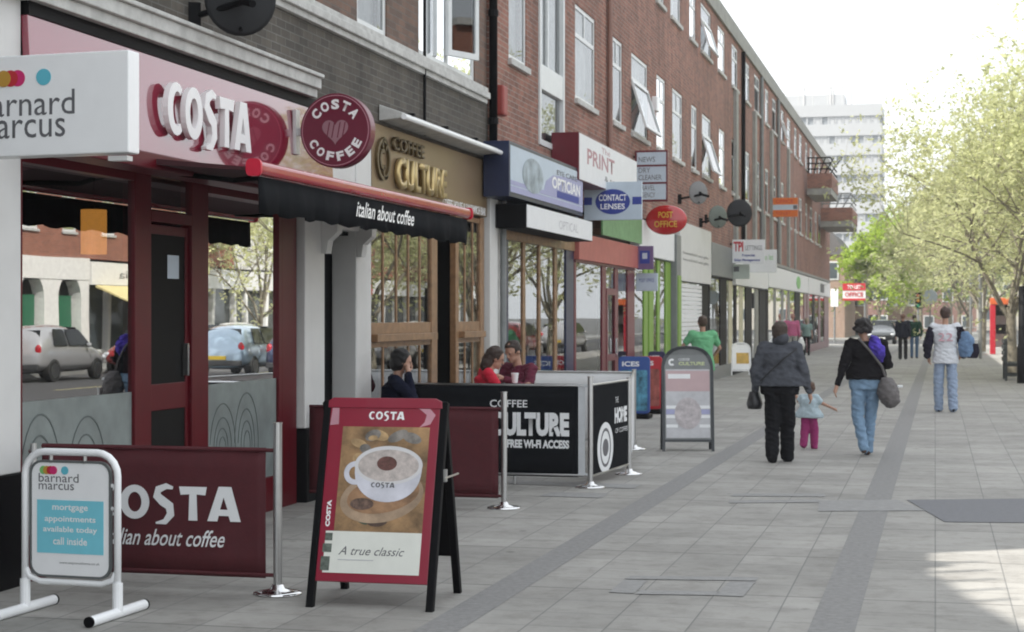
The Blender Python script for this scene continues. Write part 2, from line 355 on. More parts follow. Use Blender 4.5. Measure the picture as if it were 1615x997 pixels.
struct('paving_patches', mb, mat('infill_paving', (.262, .26, .255), .85, var=.15, scale=14))

# ------------------------------------------------------------------ BUILDING WALLS
def wall(mb, X, y0, y1, z0, z1, openings, depth=.12, back=6, facing=1):
    ys = sorted({y0, y1, *[o[0] for o in openings], *[o[1] for o in openings]}); zs = sorted({z0, z1, *[o[2] for o in openings], *[o[3] for o in openings]})
    for a, b in zip(ys, ys[1:]):
        for c, d in zip(zs, zs[1:]):
            my, mz = (a+b)/2, (c+d)/2
            if any(o[0] < my < o[1] and o[2] < mz < o[3] for o in openings): continue
            mb.face([(X, a, c), (X, b, c), (X, b, d), (X, a, d)])
    xi = X-depth*facing
    for (a, b, c, d) in openings:
        mb.face([(X, a, c), (X, b, c), (xi, b, c), (xi, a, c)]); mb.face([(X, a, d), (X, b, d), (xi, b, d), (xi, a, d)])
        mb.face([(X, a, c), (X, a, d), (xi, a, d), (xi, a, c)]); mb.face([(X, b, c), (X, b, d), (xi, b, d), (xi, b, c)])
    xb = X-back*facing
    mb.face([(X, y0, z0), (X, y0, z1), (xb, y0, z1), (xb, y0, z0)]); mb.face([(X, y1, z0), (X, y1, z1), (xb, y1, z1), (xb, y1, z0)])
    mb.face([(X, y0, z1), (X, y1, z1), (xb, y1, z1), (xb, y0, z1)]); mb.face([(xb, y0, z0), (xb, y1, z0), (xb, y1, z1), (xb, y0, z1)])
    mb.face([(X, y0, z0), (X, y1, z0), (xb, y1, z0), (xb, y0, z0)])
def window(parent, X, y0, y1, z0, z1, style='sash', facing=1, sill=True, curtain=None, fr=UPVC, sillm=None):
    f = facing; xa = X-.075*f; xb = X-.018*f; t = min(.07, (y1-y0)*.12)
    lo, hi = min(xa, xb), max(xa, xb)
    m = MB(); e = .001
    m.box(lo, hi, y0+e, y0+t, z0+e, z1-e); m.box(lo, hi, y1-t, y1-e, z0+e, z1-e); m.box(lo, hi, y0+t, y1-t, z0+e, z0+t); m.box(lo, hi, y0+t, y1-t, z1-t, z1-e)
    zt = z1-(z1-z0)*.32
    if style in ('sash', 'open'): m.box(lo, hi, y0+t, y1-t, zt-t*.5, zt+t*.5)
    if style == 'sash' and y1-y0 > .8: m.box(lo, hi, (y0+y1)/2-t*.4, (y0+y1)/2+t*.4, zt+t*.5, z1-t)
    if style == 'pair': m.box(lo, hi, (y0+y1)/2-t*.6, (y0+y1)/2+t*.6, z0+t, z1-t)
    w_ = obj('window', m, fr, parent)
    g = MB(); xg = X-.032*f
    g.face([(xg, y0+t, z0+t), (xg, y1-t, z0+t), (xg, y1-t, z1-t), (xg, y0+t, z1-t)]); obj('pane', g, GLW, w_)
    c = MB(); xc = X-.16*f
    if curtain is None: curtain = random.random()
    c.face([(xc, y0, z0), (xc, y1, z0), (xc, y1, z1), (xc, y0, z1)]); obj('curtain', c, CURT if curtain < .6 else GREYP if curtain < .8 else DARK, w_)
    if sill:
        s = MB(); s.box(min(X-.03*f, X+.06*f), max(X-.03*f, X+.06*f), y0-.05, y1+.05, z0-.09, z0-.002); obj('sill', s, sillm or DIRTYW, w_, bevel=.008)
    if style == 'open' and f == 1:      # top hung casement pushed out at the bottom
        s = MB(); a = R(17); L = zt-z0-t; hx = X-.03
        def P_(q, y, n): return (hx+math.sin(a)*q+math.cos(a)*n, y, zt-t*.5-math.cos(a)*q+math.sin(a)*n)
        def bar(q0, q1, ya, yb):
            vs = [s.bm.verts.new(P_(q, y, n)) for q in (q0, q1) for y in (ya, yb) for n in (0, .045)]
            for ff in ((0,1,3,2),(4,6,7,5),(0,4,5,1),(2,3,7,6),(0,2,6,4),(1,5,7,3)): s.bm.faces.new([vs[i] for i in ff])
        bar(0, .07, y0+t*.3, y1-t*.3); bar(L-.07, L, y0+t*.3, y1-t*.3); bar(.07, L-.07, y0+t*.3, y0+t*.3+.06); bar(.07, L-.07, y1-t*.3-.06, y1-t*.3)
        o = obj('open_sash', s, fr, w_); o['label'] = 'casement pushed open at the bottom'
        g = MB(); g.face([P_(.07, y0+t, .02), P_(.07, y1-t, .02), P_(L-.07, y1-t, .02), P_(L-.07, y0+t, .02)]); g2 = obj('sash_glass', g, GLW, w_)
    return w_
def room(parent, X, y0, y1, z1, m, depth=4.5, name='interior', facing=1, z0=.015):
    r = MB(); xb = X-depth*facing; e = .03
    r.face([(xb, y0+e, z0), (xb, y1-e, z0), (xb, y1-e, z1), (xb, y0+e, z1)]); r.face([(X, y0+e, z0), (X, y1-e, z0), (xb, y1-e, z0), (xb, y0+e, z0)])
    r.face([(X, y0+e, z1), (X, y1-e, z1), (xb, y1-e, z1), (xb, y0+e, z1)]); r.face([(X, y0+e, z0), (X, y0+e, z1), (xb, y0+e, z1), (xb, y0+e, z0)]); r.face([(X, y1-e, z0), (X, y1-e, z1), (xb, y1-e, z1), (xb, y1-e, z0)])
    return obj(name, r, m, parent)
FX = -D
YA0, YA1 = 9.35, FY(768); YB1 = FY(1308)
# near building (estate agent), just left of the frame: lower roof, so the sun reaches the pavement past it
t = W('estate_agent_building', 'building at the far left edge with a broad white pilaster on a black plinth', 'building', (FX, 5, 0))
m = MB(); wall(m, FX, -3, YA0-.02, 3.7, 7.3, [(y, y+1.2, 4.7, 6.3) for y in (-1, 2, 5)]); obj('wall', m, BR_DARK, t)
m = MB(); m.prism([(9.3, 7.302), (9.3, 7.36), (8.6, 7.45), (7.9, 7.8), (7.0, 8.0), (5.5, 8.5), (-3, 8.9), (-3, 7.302)], Frame((FX-.3, 0, 0)), -5, 0); obj('roof', m, CONC, t)  # unseen sloping roofline, shaped to slant the shadow edge on the pavement
m = MB(); m.prism([(8.25, 7.6), (8.5, 7.6), (8.5, 8.25), (8.25, 8.25)], Frame((FX-.6, 0, 0)), -.4, 0); obj('shadow_stack', m, BR_DARK, t)  # unseen stack, added to break up the edge of the sunlit patch
for k in range(5): m = MB(); m.tube([(FX-.2, 7.0+k*.42, 7.3), (FX-.2, 7.0+k*.42, 8.2-.05*k)], .03, 6); obj('shadow_streak_post', m, GREYP, t)  # unseen thin posts, added to cast shadow streaks across the sunlit patch
m = MB(); m.box(FX-.3, FX+.02, YA0+.02, FY(29), .72, 6.0); obj('pilaster', m, WHITE, t, bevel=.01)
m = MB(); m.box(FX-.3, FX+.03, YA0+.02, FY(29)+.02, 0, .72); obj('plinth', m, BLACK, t, bevel=.01)
m = MB(); m.box(FX-5, FX-.04, -3, YA0-.02, 0, 3.7); obj('shop_wall', m, BLACK, t)
for y in (-1, 2, 5): window(t, FX, y, y+1.2, 4.7, 6.3)

# building A : dark brick over coffee shops
tA = W('dark_brick_building', 'dark brown brick building above the red coffee shop with long pale stone courses', 'building', (FX, 15, 0))
zs = 4.58
opA = [(FY(563), FY(610), 4.66, 6.5), (FY(660), FY(749), 4.66, 6.5), (FY(430), FY(500), 4.66, 6.5), (FY(250), FY(330), 4.66, 6.5)]
m = MB(); wall(m, FX, YA0, YA1-.01, 4.56, 11.2, opA+[(a, b, 8, 9.7) for a, b, c, d in opA]); obj('upper_wall', m, BR_MID, tA)
m = MB(); m.box(FX-6, FX+.012, YA0, YA1-.012, 3.72, 4.52); obj('lower_wall', m, BR_DARK, tA)
m = MB(); m.box(FX-.1, FX+.10, YA0, FY(762), 4.50, 4.58); m.box(FX-.1, FX+.06, YA0, FY(762), 4.44, 4.50); m.box(FX-.1, FX+.07, YA0, FY(762), 4.58, 4.645); obj('string_course', m, DIRTYW, tA, bevel=.008)
m = MB(); m.box(FX-.1, FX+.17, YA0+.03, FY(480), 3.80, 3.90); m.box(FX-.1, FX+.13, YA0+.03, FY(480), 3.72, 3.80); m.box(FX-.1, FX+.20, YA0+.03, FY(480), 3.90, 3.935); obj('cornice', m, DIRTYW, tA, bevel=.008)
for i, (a, b, c, d) in enumerate(opA):
    window(tA, FX, a, b, c, d, 'pair' if b-a > 1.6 else 'sash', sill=False, curtain=.1+.3*i); window(tA, FX, a, b, 8, 9.7, 'sash')
# casement swung outward of the big window
wv = MB(); ya, yb = FY(700), FY(736); F = Frame((FX+.02, ya, 4.80), (.42, .9, 0))
wv.rect(F, 0, .06, 0, 1.5, 0, .05); wv.rect(F, .5, .56, 0, 1.5, 0, .05); wv.rect(F, .06, .5, 0, .07, 0, .05); wv.rect(F, .06, .5, 1.43, 1.5, 0, .05)
ow = obj('open_casement', wv, UPVC, tA); g = MB(); g.rect(F, .06, .5, .07, 1.43, .02, .028); obj('casement_glass', g, GLW, ow)
m = MB(); m.tube([(FX+.05, FY(663), 3.75), (FX+.05, FY(663), 8)], .018); obj('cable', m, BLACK, tA)
t = W('drainpipe', 'black drainpipe in the corner between the dark brick and the red brick buildings', 'drainpipe', (FX, YA1, 0))
m = MB(); m.tube([(FX+.09, YA1-.02, 3.9), (FX+.09, YA1-.02, 11)], .055); obj('pipe', m, BLACK, t, smooth=True)
m = MB()
for z in (4.2, 5.6, 7.2): m.tube([(FX+.09, YA1-.02, z), (FX+.09, YA1-.02, z+.08)], .068)
obj('pipe_collar', m, BLACK, t)

# building B : long red brick terrace
tB = W('red_brick_terrace', 'long red brick terrace with white windows and a concrete parapet', 'building', (FX, 60, 0))
Z0a, Z0b, Z1a, Z1b = 5.22, 6.76, 8.3, 9.5
row1 = [(800, 828, 's'), (905, 937, 's'), (963, 980, 's'), (994, 1020, 'o'), (1034, 1048, 's'), (1059, 1075, 's'), (1089, 1098, 's'), (1106, 1120, 'o'), (1133, 1142, 's')]
row2 = [(800, 828, 's'), (905, 937, 's'), (963, 980, 's'), (994, 1018, 's'), (1033, 1046, 's'), (1056, 1072, 's'), (1086, 1096, 's'), (1104, 1120, 'o'), (1131, 1142, 's')]
W1 = [(FY(a), FY(b), s) for a, b, s in row1]; W2 = [(FY(a), FY(b), s) for a, b, s in row2]
y = FY(1153)
k = 0
while y < YB1-8:
    wd = (1.5, 1.2, 1.7, 1.2)[k % 4]
    W1.append((y, y+wd, 'o' if k in (99,) else 's')); W2.append((y, y+wd, 'o' if k == 5 else 's')); y += wd+(2.1, 1.5, 1.9, 1.4)[k % 4]; k += 1
stair = (FY(847), FY(886), 4.22, 9.4)
ops = [(a, b, Z0a, Z0b) for a, b, s in W1]+[(a, b, Z1a, Z1b) for a, b, s in W2]+[stair]
m = MB(); wall(m, FX+.02, YA1+.01, YB1, 3.62, 9.66, ops, back=7); obj('wall', m, BR_RED, tB)
m = MB(); m.box(FX-7, FX+.09, YA1+.01, YB1+.1, 9.665, 10.12); obj('parapet', m, CONC, tB, bevel=.01)
m = MB(); m.box(FX-7, FX+.06, FY(1080), YB1+.05, 3.5, 3.615); obj('canopy_slab', m, CONC, tB, bevel=.01)
for a, b, s in W1: window(tB, FX+.02, a, b, Z0a, Z0b, 'open' if s == 'o' else 'sash')
for a, b, s in W2: window(tB, FX+.02, a, b, Z1a, Z1b, 'open' if s == 'o' else 'sash')
# stair window: white panels and glass in one tall strip
a, b, c, d = stair; m = MB(); X0, X1 = FX-.06, FX+.05
m.box(X0, X1, a+.002, a+.09, c+.002, d); m.box(X0, X1, b-.09, b-.002, c+.002, d)
for z, z2 in ((c, c+.09), (5.05, 5.42), (7.0, 7.35), (8.7, 9.398)): m.box(X0, X1-.01, a+.09, b-.09, z+.002, z2)
m.box(X0, X1-.03, a+.09+.32*(b-a), a+.32*(b-a)+.15, 5.42, 7.0)
sw = obj('stair_window', m, UPVC, tB, bevel=.006); g = MB(); g.face([(FX-.02, a+.05, c+.05), (FX-.02, b-.05, c+.05), (FX-.02, b-.05, d), (FX-.02, a+.05, d)]); obj('pane', g, GLW, sw)
g = MB(); g.face([(FX-.1, a, c), (FX-.1, b, c), (FX-.1, b, d), (FX-.1, a, d)]); obj('curtain', g, CURT, sw)
# concrete mullion strips and downpipes on the far half
for i, px in enumerate((1157, 1172, 1187, 1203, 1214, 1228, 1241, 1252)):
    yy = FY(px); m = MB()
    m.box(FX+.02, FX+.09, yy-.22, yy+.22, 3.62, Z0a-.1) if i % 2 else m.box(FX+.021, FX+.12, yy-.26, yy+.26, 3.62, Z1a-.1)
    obj('panel_strip', m, CONC, tB)
for px in (1165, 1195, 1222): yy = FY(px)+.5; m = MB(); m.tube([(FX+.09, yy, 3.62), (FX+.09, yy, 9.6)], .06, 8); obj('drainpipe', m, BLACK if px < 1170 else GREYP, tB)
m = MB(); yy = FY(955); m.tube([(FX+.08, yy, 3.9), (FX+.08, yy, 9.6)], .05, 8); obj('drainpipe', m, mat('painted_pipe', (.24, .13, .1), .5), tB)
# burglar alarm box and lamp
m = MB(); m.box(FX+.02, FX+.14, FY(1026), FY(1030), 5.9, 6.2); obj('alarm_box', m, WHITE_G, tB, bevel=.02)
m = MB(); m.box(FX+.022, FX+.16, FY(776), FY(780)+.1, 4.35, 4.75); obj('alarm_box', m, mat('red_box', (.3, .05, .04), .5), tB, bevel=.03)
# balconies
bal_defs = [(FY(1262), 7.4, 4.6), (FY(1272), 7.4, 4.6), (FY(1262), 4.75+.9, 3.2)]
for i, (y0, z0, L) in enumerate([(FY(1268), 7.05, 5), (FY(1290), 6.1, 6)]):
    t = W('balcony', ['brick and concrete balcony with dark railings high on the far end of the terrace', 'lower brick balcony with pale railings at the very end of the terrace'][i], 'balcony', (FX, y0, z0), 'balconies at the far end of the terrace')
    m = MB(); m.box(FX+.13, FX+1.2+.45*i, y0, y0+L, z0, z0+.3); obj('slab', m, CONC, t, bevel=.01)
    m = MB(); m.box(FX+1.07+.45*i, FX+1.22+.45*i, y0+.003, y0+L, z0+.301, z0+.95); m.box(FX+.131, FX+1.07+.45*i, y0-.02, y0+.12, z0+.301, z0+.95); obj('parapet', m, BR_REDX, t)
    m = MB()
    for zr in (1.15, 1.4, 1.65):
        m.tube([(FX+.14, y0+.05, z0+zr), (FX+1.15+.45*i, y0+.05, z0+zr), (FX+1.15+.45*i, y0+L, z0+zr)], .035, 6)
    for q in range(5): m.tube([(FX+.2+q*.24*(1+.4*i), y0+.05, z0+.95), (FX+.2+q*.37*(1+.3*i), y0+.05, z0+1.66)], .03, 6)
    obj('railing', m, BLACK if i == 0 else GREYP, t)

# ------------------------------------------------------------------ SHOPFRONTS
WALLF = Frame((FX, 0, 0))
# ---- red coffee shop
y0, y1 = FY(30), FY(502)
tC = W('red_coffee_shop_front', 'glossy red coffee shop front with big reflecting windows and raised white letters', 'shopfront', (FX, (y0+y1)/2, 0))
zf0, zf1 = 2.86, 3.63
m = MB(); F = Frame((FX+.052, 0, zf0), (0, 1, 0), (-.055, 0, 1)); m.rect(F, y0, FY(511), 0, zf1-zf0, 0, .05); fas = obj('fascia', m, REDF, tC, bevel=.004)
m = MB(); m.box(FX-.02, FX+.07, y0, FY(511), zf1+.003, 3.72); obj('fascia_recess', m, BLACK, tC)
# letters COSTA, built from strokes: wide C, O, S with swash, T, A
la, lb = FY(231), FY(369); LW = lb-la
F = Frame((FX+.10, la, 3.06), (0, 1, 0), (0, 0, 1)); hL = .40
def costa(F, x, y, wd, ht, m_, parent, depth, off, name='letter', split=True):
    cw = wd/5.0; outs = []
    def arc(cx, cy, rx, ry, a0, a1, n=14): return [(cx+rx*math.cos(R(a0+(a1-a0)*i/n)), cy+ry*math.sin(R(a0+(a1-a0)*i/n))) for i in range(n+1)]
    g = cw*.06; st = .30
    def L(i): return x+i*cw
    mbs = []
    q = MB(); w2 = (cw-g)/2; cx = L(0)+w2; cy = y+ht/2
    P1 = arc(cx+w2*.1, cy, w2, ht*.5, 52, 308); P2 = arc(cx+w2*.2, cy, w2*.52, ht*.33, 308, 52); q.prism(P1+P2, F, off, off+depth); mbs.append(q)
    q = MB(); cx = L(1)+w2; n = 28
    ro = arc(cx, cy, w2*1.03, ht*.5, 0, 360, n)[:-1]; ri = arc(cx, cy, w2*.48, ht*.29, 0, 360, n)[:-1]
    for (A, B, na, nb) in ((ro, ri, off+depth, off+depth), (ro, ro, off, off+depth), (ri, ri, off, off+depth), (ro, ri, off, off)):
        a_ = [q.bm.verts.new(F.p(*p, na)) for p in A]; b_ = [q.bm.verts.new(F.p(*p, nb)) for p in B]; q.bridge(a_, b_)
    mbs.append(q)
    q = MB(); cx = L(2)+w2; spine = [(.78, .93), (.55, .98), (.27, .88), (.22, .70), (.42, .54), (.66, .40), (.70, .16), (.5, -.06), (.18, -.1)]; th = [.05, .10, .13, .15, .16, .16, .14, .10, .03]
    top = []; bot = []
    for i, (sx, sy) in enumerate(spine):
        p = Vector((sx*(cw-g), sy*ht)); pa = Vector((spine[max(i-1, 0)][0]*(cw-g), spine[max(i-1, 0)][1]*ht)); pb = Vector((spine[min(i+1, 8)][0]*(cw-g), spine[min(i+1, 8)][1]*ht)); d = (pb-pa).normalized(); nn = Vector((-d.y, d.x))*th[i]*ht*.85
        top.append((L(2)+p.x+nn.x, y+p.y+nn.y)); bot.append((L(2)+p.x-nn.x, y+p.y-nn.y))
    q.prism(top+bot[::-1], F, off, off+depth); mbs.append(q)
    q = MB(); a = L(3)-cw*.06; w3 = cw*.9; q.prism([(a+w3*.34, y), (a+w3*.66, y), (a+w3*.63, y+ht*.76), (a+w3*.95, y+ht*.74), (a+w3, y+ht*.98), (a, y+ht*.98), (a+w3*.05, y+ht*.74), (a+w3*.37, y+ht*.76)], F, off, off+depth); mbs.append(q)
    q = MB(); a = L(4)-cw*.14; w4 = cw*1.08; out = [(a, y), (a+w4*.3, y), (a+w4*.34, y+ht*.16), (a+w4*.64, y+ht*.16), (a+w4*.69, y), (a+w4, y), (a+w4*.72, y+ht), (a+w4*.34, y+ht)]; hole = [(a+w4*.42, y+ht*.36), (a+w4*.58, y+ht*.36), (a+w4*.52, y+ht*.64)]
    q.prism([out[0], out[1], out[2], (a+w4*.38, y+ht*.34), (a+w4*.49, y+ht*.70), (a+w4*.49, y+ht), out[7]], F, off, off+depth)
    q.prism([out[2], out[3], (a+w4*.61, y+ht*.34), (a+w4*.38, y+ht*.34)], F, off, off+depth*.999); q.prism([out[3], out[4], out[5], out[6], (a+w4*.49, y+ht), (a+w4*.49, y+ht*.70), (a+w4*.61, y+ht*.34)], F, off, off+depth*1.001); mbs.append(q)
    if split:
        for q in mbs: outs.append(obj(name, q, m_, parent))
    else:
        base = MB()
        for q in mbs:
            me = bpy.data.meshes.new('x'); q.bm.to_mesh(me); base.bm.from_mesh(me); bpy.data.meshes.remove(me); q.bm.free()
        outs.append(obj(name, base, m_, parent))
    return outs
LETW = mat('letter_white', (.88, .88, .88), .35, var=.02)
costa(F, 0, 0, LW, hL, LETW, tC, .045, .02)
# shopfront joinery (glazing line 60 mm back)
XS = FX-.03
def post(pa, pb, z0, z1, m_, nm='post', xa=-.10, xb=.0, par=None):
    q = MB(); q.box(FX+xa, FX+xb, FY(pa), FY(pb), z0, z1); return obj(nm, q, m_, par or tC, bevel=.006)
post(213, 239, .02, zf0-.004, REDP); post(303, 329, .02, zf0-.004, REDP); post(445, 468, 0, zf0-.004, REDP); post(440, 445.5, .0, zf0-.004, REDP)
post(30, 36, .3, zf0-.004, REDP)
for a, b in ((36, 213), (329, 440)):
    q = MB(); q.box(FX-.10, FX+.0, FY(a)+.002, FY(b)-.002, 0, .3); obj('stall_riser', q, REDP, tC, bevel=.006)
    q = MB(); q.box(FX-.09, FX+.0, FY(a)+.002, FY(b)-.002, 2.70, zf0-.006); obj('head_rail', q, REDP, tC)
    q = MB(); q.face([(XS, FY(a), .3), (XS, FY(b), .3), (XS, FY(b), 2.7), (XS, FY(a), 2.7)]); gl = obj('window_glass', q, GL, tC)
    # frosted swirl band at the bottom of the glass
    q = MB(); q.face([(XS+.003, FY(a), .3), (XS+.003, FY(b), .3), (XS+.003, FY(b), 1.16), (XS+.003, FY(a), 1.16)])
    fr = mat('frosted_film', (.2, .23, .225), .35, var=.25, scale=3); obj('frosted_band', q, fr, gl)
    Fg = Frame((XS+.005, FY(a), 0)); q = MB(); L = FY(b)-FY(a)
    rs_ = random.Random(int(a))
    for i in range(int(L/.55)+1):
        cx_ = .3+i*.6+rs_.uniform(-.06, .06); hh_ = rs_.uniform(1.3, 1.75)
        for r_ in (.07, .12, .18, .26):
            if cx_-r_ > .01 and cx_+r_ < L-.01: q.annulus(Fg, cx_+rs_.uniform(-.02, .02), .62, r_-.005, r_+.002, 0, .002, 20, R(-30), R(rs_.uniform(170, 215)), hh_)
    obj('swirl_pattern', q, mat('dark_swirl', (.1, .12, .12), .5), gl)
q = MB(); q.box(FX-.10, FX+.0, FY(239)+.002, FY(303)-.002, 2.42, 2.50); obj('transom', q, REDP, tC)
q = MB(); q.face([(XS, FY(239), 2.5), (XS, FY(303), 2.5), (XS, FY(303), 2.85), (XS, FY(239), 2.85)]); obj('transom_glass', q, GL, tC)
# door, flush with the posts, dark inside
da, db = FY(239)+.004, FY(303)-.004
q = MB(); xd0, xd1 = FX-.07, FX-.03; q.box(xd0, xd1, da, da+.035, .03, 2.40); q.box(xd0, xd1, db-.05, db, .03, 2.40); q.box(xd0, xd1, da+.035, db-.05, 2.33, 2.40); q.box(xd0, xd1, da+.035, db-.05, 1.0, 1.2); q.box(xd0, xd1, da+.035, db-.05, .03, .2)
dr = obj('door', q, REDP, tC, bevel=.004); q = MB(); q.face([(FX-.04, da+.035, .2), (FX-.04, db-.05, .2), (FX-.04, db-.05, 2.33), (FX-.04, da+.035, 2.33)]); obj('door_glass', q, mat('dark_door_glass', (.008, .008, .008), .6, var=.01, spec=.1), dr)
q = MB(); q.box(FX-.03, FX+.01, db-.10, db-.07, 1.25, 1.5); obj('door_handle', q, CHROME, dr)
q = MB(); q.box(FX-.039, FX-.036, db-.36, db-.16, 2.0, 2.18); obj('door_notice', q, PALEB, dr)
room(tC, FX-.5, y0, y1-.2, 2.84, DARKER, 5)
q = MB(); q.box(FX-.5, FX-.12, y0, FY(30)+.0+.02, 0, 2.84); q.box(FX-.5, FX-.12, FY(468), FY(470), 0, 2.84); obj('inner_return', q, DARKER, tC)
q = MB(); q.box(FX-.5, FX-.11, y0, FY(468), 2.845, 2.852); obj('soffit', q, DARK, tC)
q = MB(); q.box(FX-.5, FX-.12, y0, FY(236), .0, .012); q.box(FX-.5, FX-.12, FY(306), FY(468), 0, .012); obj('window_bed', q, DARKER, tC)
# counter and chairs dimly seen inside
q = MB(); q.box(FX-1.6, FX-1.0, FY(100), FY(200), .01, .78); q.box(FX-1.5, FX-1.1, FY(345), FY(420), .01, .74); obj('table', q, mat('inside_wood', (.14, .07, .03), .5), tC)
# white pilasters and doorway
def pil(pa, pb, par, base=True, z1=3.62):
    q = MB(); q.box(FX-.2, FX+.06, FY(pa), FY(pb), .68, z1); obj('pilaster', q, WHITE, par, bevel=.012)
    q = MB(); q.box(FX-.3, FX+.075, FY(pa)-.005, FY(pb)+.005, 0, .68); obj('plinth', q, BLACK, par, bevel=.01)
tD = W('white_side_doorway', 'white painted doorway with corbels and a black door between the two coffee shops', 'doorway', (FX, FY(530), 0))
pil(472, 503, tD, z1=2.86); pil(553, 577, tD, z1=3.72)
q = MB(); q.box(FX-.3, FX+.05, FY(511)+.004, FY(553)-.002, 2.72, 3.715); obj('fascia_board', q, WHITE, tD, bevel=.01)
q = MB(); q.box(FX-.3, FX+.052, FY(503)+.002, FY(511), 2.72, 2.855); q.box(FX-.32, FX+.09, FY(503)+.002, FY(553)-.002, 2.55, 2.716); obj('lintel', q, WHITE, tD, bevel=.01)
for pa in (497, 553):
    q = MB(); Fc = Frame((FX+.06, FY(pa)+(.0 if pa < 500 else .0), 0), (1, 0, 0), (0, 0, 1)); q.prism([(0, 2.3), (.05, 2.3), (.07, 2.42), (.16, 2.5), (.18, 2.7), (0, 2.7)], Fc, -.14, 0); obj('corbel', q, WHITE, tD)
q = MB(); q.box(FX-.27, FX-.22, FY(500), FY(558), 0, 2.55); obj('door', q, BLACK, tD)
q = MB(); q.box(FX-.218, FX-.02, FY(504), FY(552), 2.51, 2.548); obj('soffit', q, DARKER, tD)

# ---- brown coffee shop with wooden windows
tE = W('wooden_coffee_shop_front', 'coffee shop front with varnished wooden windows under a bronze fascia with brass letters', 'shopfront', (FX, FY(670), 0))
y0, y1 = FY(577), FY(763); e0, e1 = FY(578), FY(761)
q = MB(); q.box(FX-.1, FX+.06, e0, e1, 2.98, 3.70); obj('fascia', q, TANS, tE, bevel=.006)
F = Frame((FX+.06, 0, 0))
text('COFFEE', F, FY(607), 3.47, FY(657)-FY(607), .15, mat('dark_brass', (.12, .085, .04), .4, metal=.5), tE, depth=.03, off=.01, bold=.02)
text('CULTURE', F, FY(612), 3.07, FY(690)-FY(612), .34, GOLD, tE, depth=.05, off=.01, bold=.03)
text('COFFEE HOUSE & SANDWICH BAR', F, FY(690), 2.99, FY(758)-FY(690), .10, LETW, tE, depth=.004, off=.003)
q = MB()
Fl = Frame((FX+.062, FY(593), 3.34)); q.annulus(Fl, 0, 0, .18, .22, 0, .03); q.annulus(Fl, -.02, 0, .07, .11, 0, .03, 24, R(60), R(300)); q.annulus(Fl, .03, .16, .05, .08, 0, .03, 16, R(-60), R(220)); q.annulus(Fl, .06, -.13, .05, .08, 0, .03, 16, R(100), R(330)); obj('logo', q, mat('dark_brass', (.1, .07, .03)), tE)
def wpost(pa, pb, z0, z1, d=.08): q = MB(); q.box(FX-.06, FX-.06+d, FY(pa), FY(pb), z0, z1); return obj('post', q, WOOD, tE, bevel=.005)
for a, b in ((578, 583), (679, 688), (717, 722), (756, 762)): wpost(a, b, .03, 2.97, .075)
def sash(a, b, z0, z1, mull):
    q = MB(); ya, yb = FY(a)+.001, FY(b)-.001; q.box(FX-.055, FX+.005, ya, yb, z0, z0+.12); q.box(FX-.055, FX+.005, ya, yb, z1-.06, z1)
    for p in mull: q.box(FX-.05, FX+.0, FY(p)-.02, FY(p)+.02, z0+.121, z1-.061)
    s_ = obj('window_frame', q, WOOD, tE, bevel=.004); q = MB(); q.face([(FX-.012, ya, z0+.1), (FX-.012, yb, z0+.1), (FX-.012, yb, z1), (FX-.012, ya, z1)]); obj('window_glass', q, GL, s_)
sash(583, 679, 1.52, 2.95, (605, 626, 645, 663)); sash(722, 756, 1.52, 2.95, (734, 746))
sash(583, 679, .45, 1.44, (605, 626, 645, 663)); sash(722, 756, .45, 1.44, (734, 746))
q = MB(); q.box(FX-.06, FX+.09, FY(583), FY(679), 1.44, 1.52); q.box(FX-.06, FX+.09, FY(722), FY(756), 1.44, 1.52); objs('transom', q, WOOD, tE, bevel=.006)
q = MB(); q.box(FX-.06, FX+.03, FY(583), FY(679), .02, .449); q.box(FX-.06, FX+.03, FY(722), FY(756), .02, .449); obj('stall_riser', q, WOOD, tE, bevel=.006)
q = MB(); q.box(FX-.9, FX-.86, FY(688), FY(717), 0, 2.95); obj('door', q, mat('dark_door', (.035, .03, .028), .5), tE)
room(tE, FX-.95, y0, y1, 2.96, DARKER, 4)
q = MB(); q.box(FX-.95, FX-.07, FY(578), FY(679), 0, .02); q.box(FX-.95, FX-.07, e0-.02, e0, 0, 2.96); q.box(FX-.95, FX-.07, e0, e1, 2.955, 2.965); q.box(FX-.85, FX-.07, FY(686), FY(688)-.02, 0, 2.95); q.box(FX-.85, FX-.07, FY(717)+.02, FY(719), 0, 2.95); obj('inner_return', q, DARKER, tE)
# porch lantern
q = MB(); q.ellipsoid((FX+.02, FY(690), 2.72), (.07, .07, .09)); obj('lamp_globe', q, mat('warm_glass', (.8, .6, .3), .4, emit=(1, .6, .25), es=1.2), tE, smooth=True)
pt = W('white_pilaster', 'plain white pilaster between the wooden coffee shop and the navy shop', 'pilaster', (FX, FY(776), 0))
q = MB(); q.box(FX-.3, FX+.08, FY(764), FY(776), .5, 3.7); obj('shaft', q, WHITE, pt, bevel=.01)
q = MB(); q.box(FX-.3, FX+.03, FY(776)+.003, FY(791)-.003, 0, 3.4); q.box(FX-.3, FX+.1, FY(764), FY(776), 0, .499); obj('backing', q, DIRTYW, pt)
q = MB(); q.tube([(FX+.11, FY(781), .05), (FX+.11, FY(781), 3.3), (FX+.03, FY(783), 3.55)], .045, 8); obj('pipe', q, GREYP, pt)
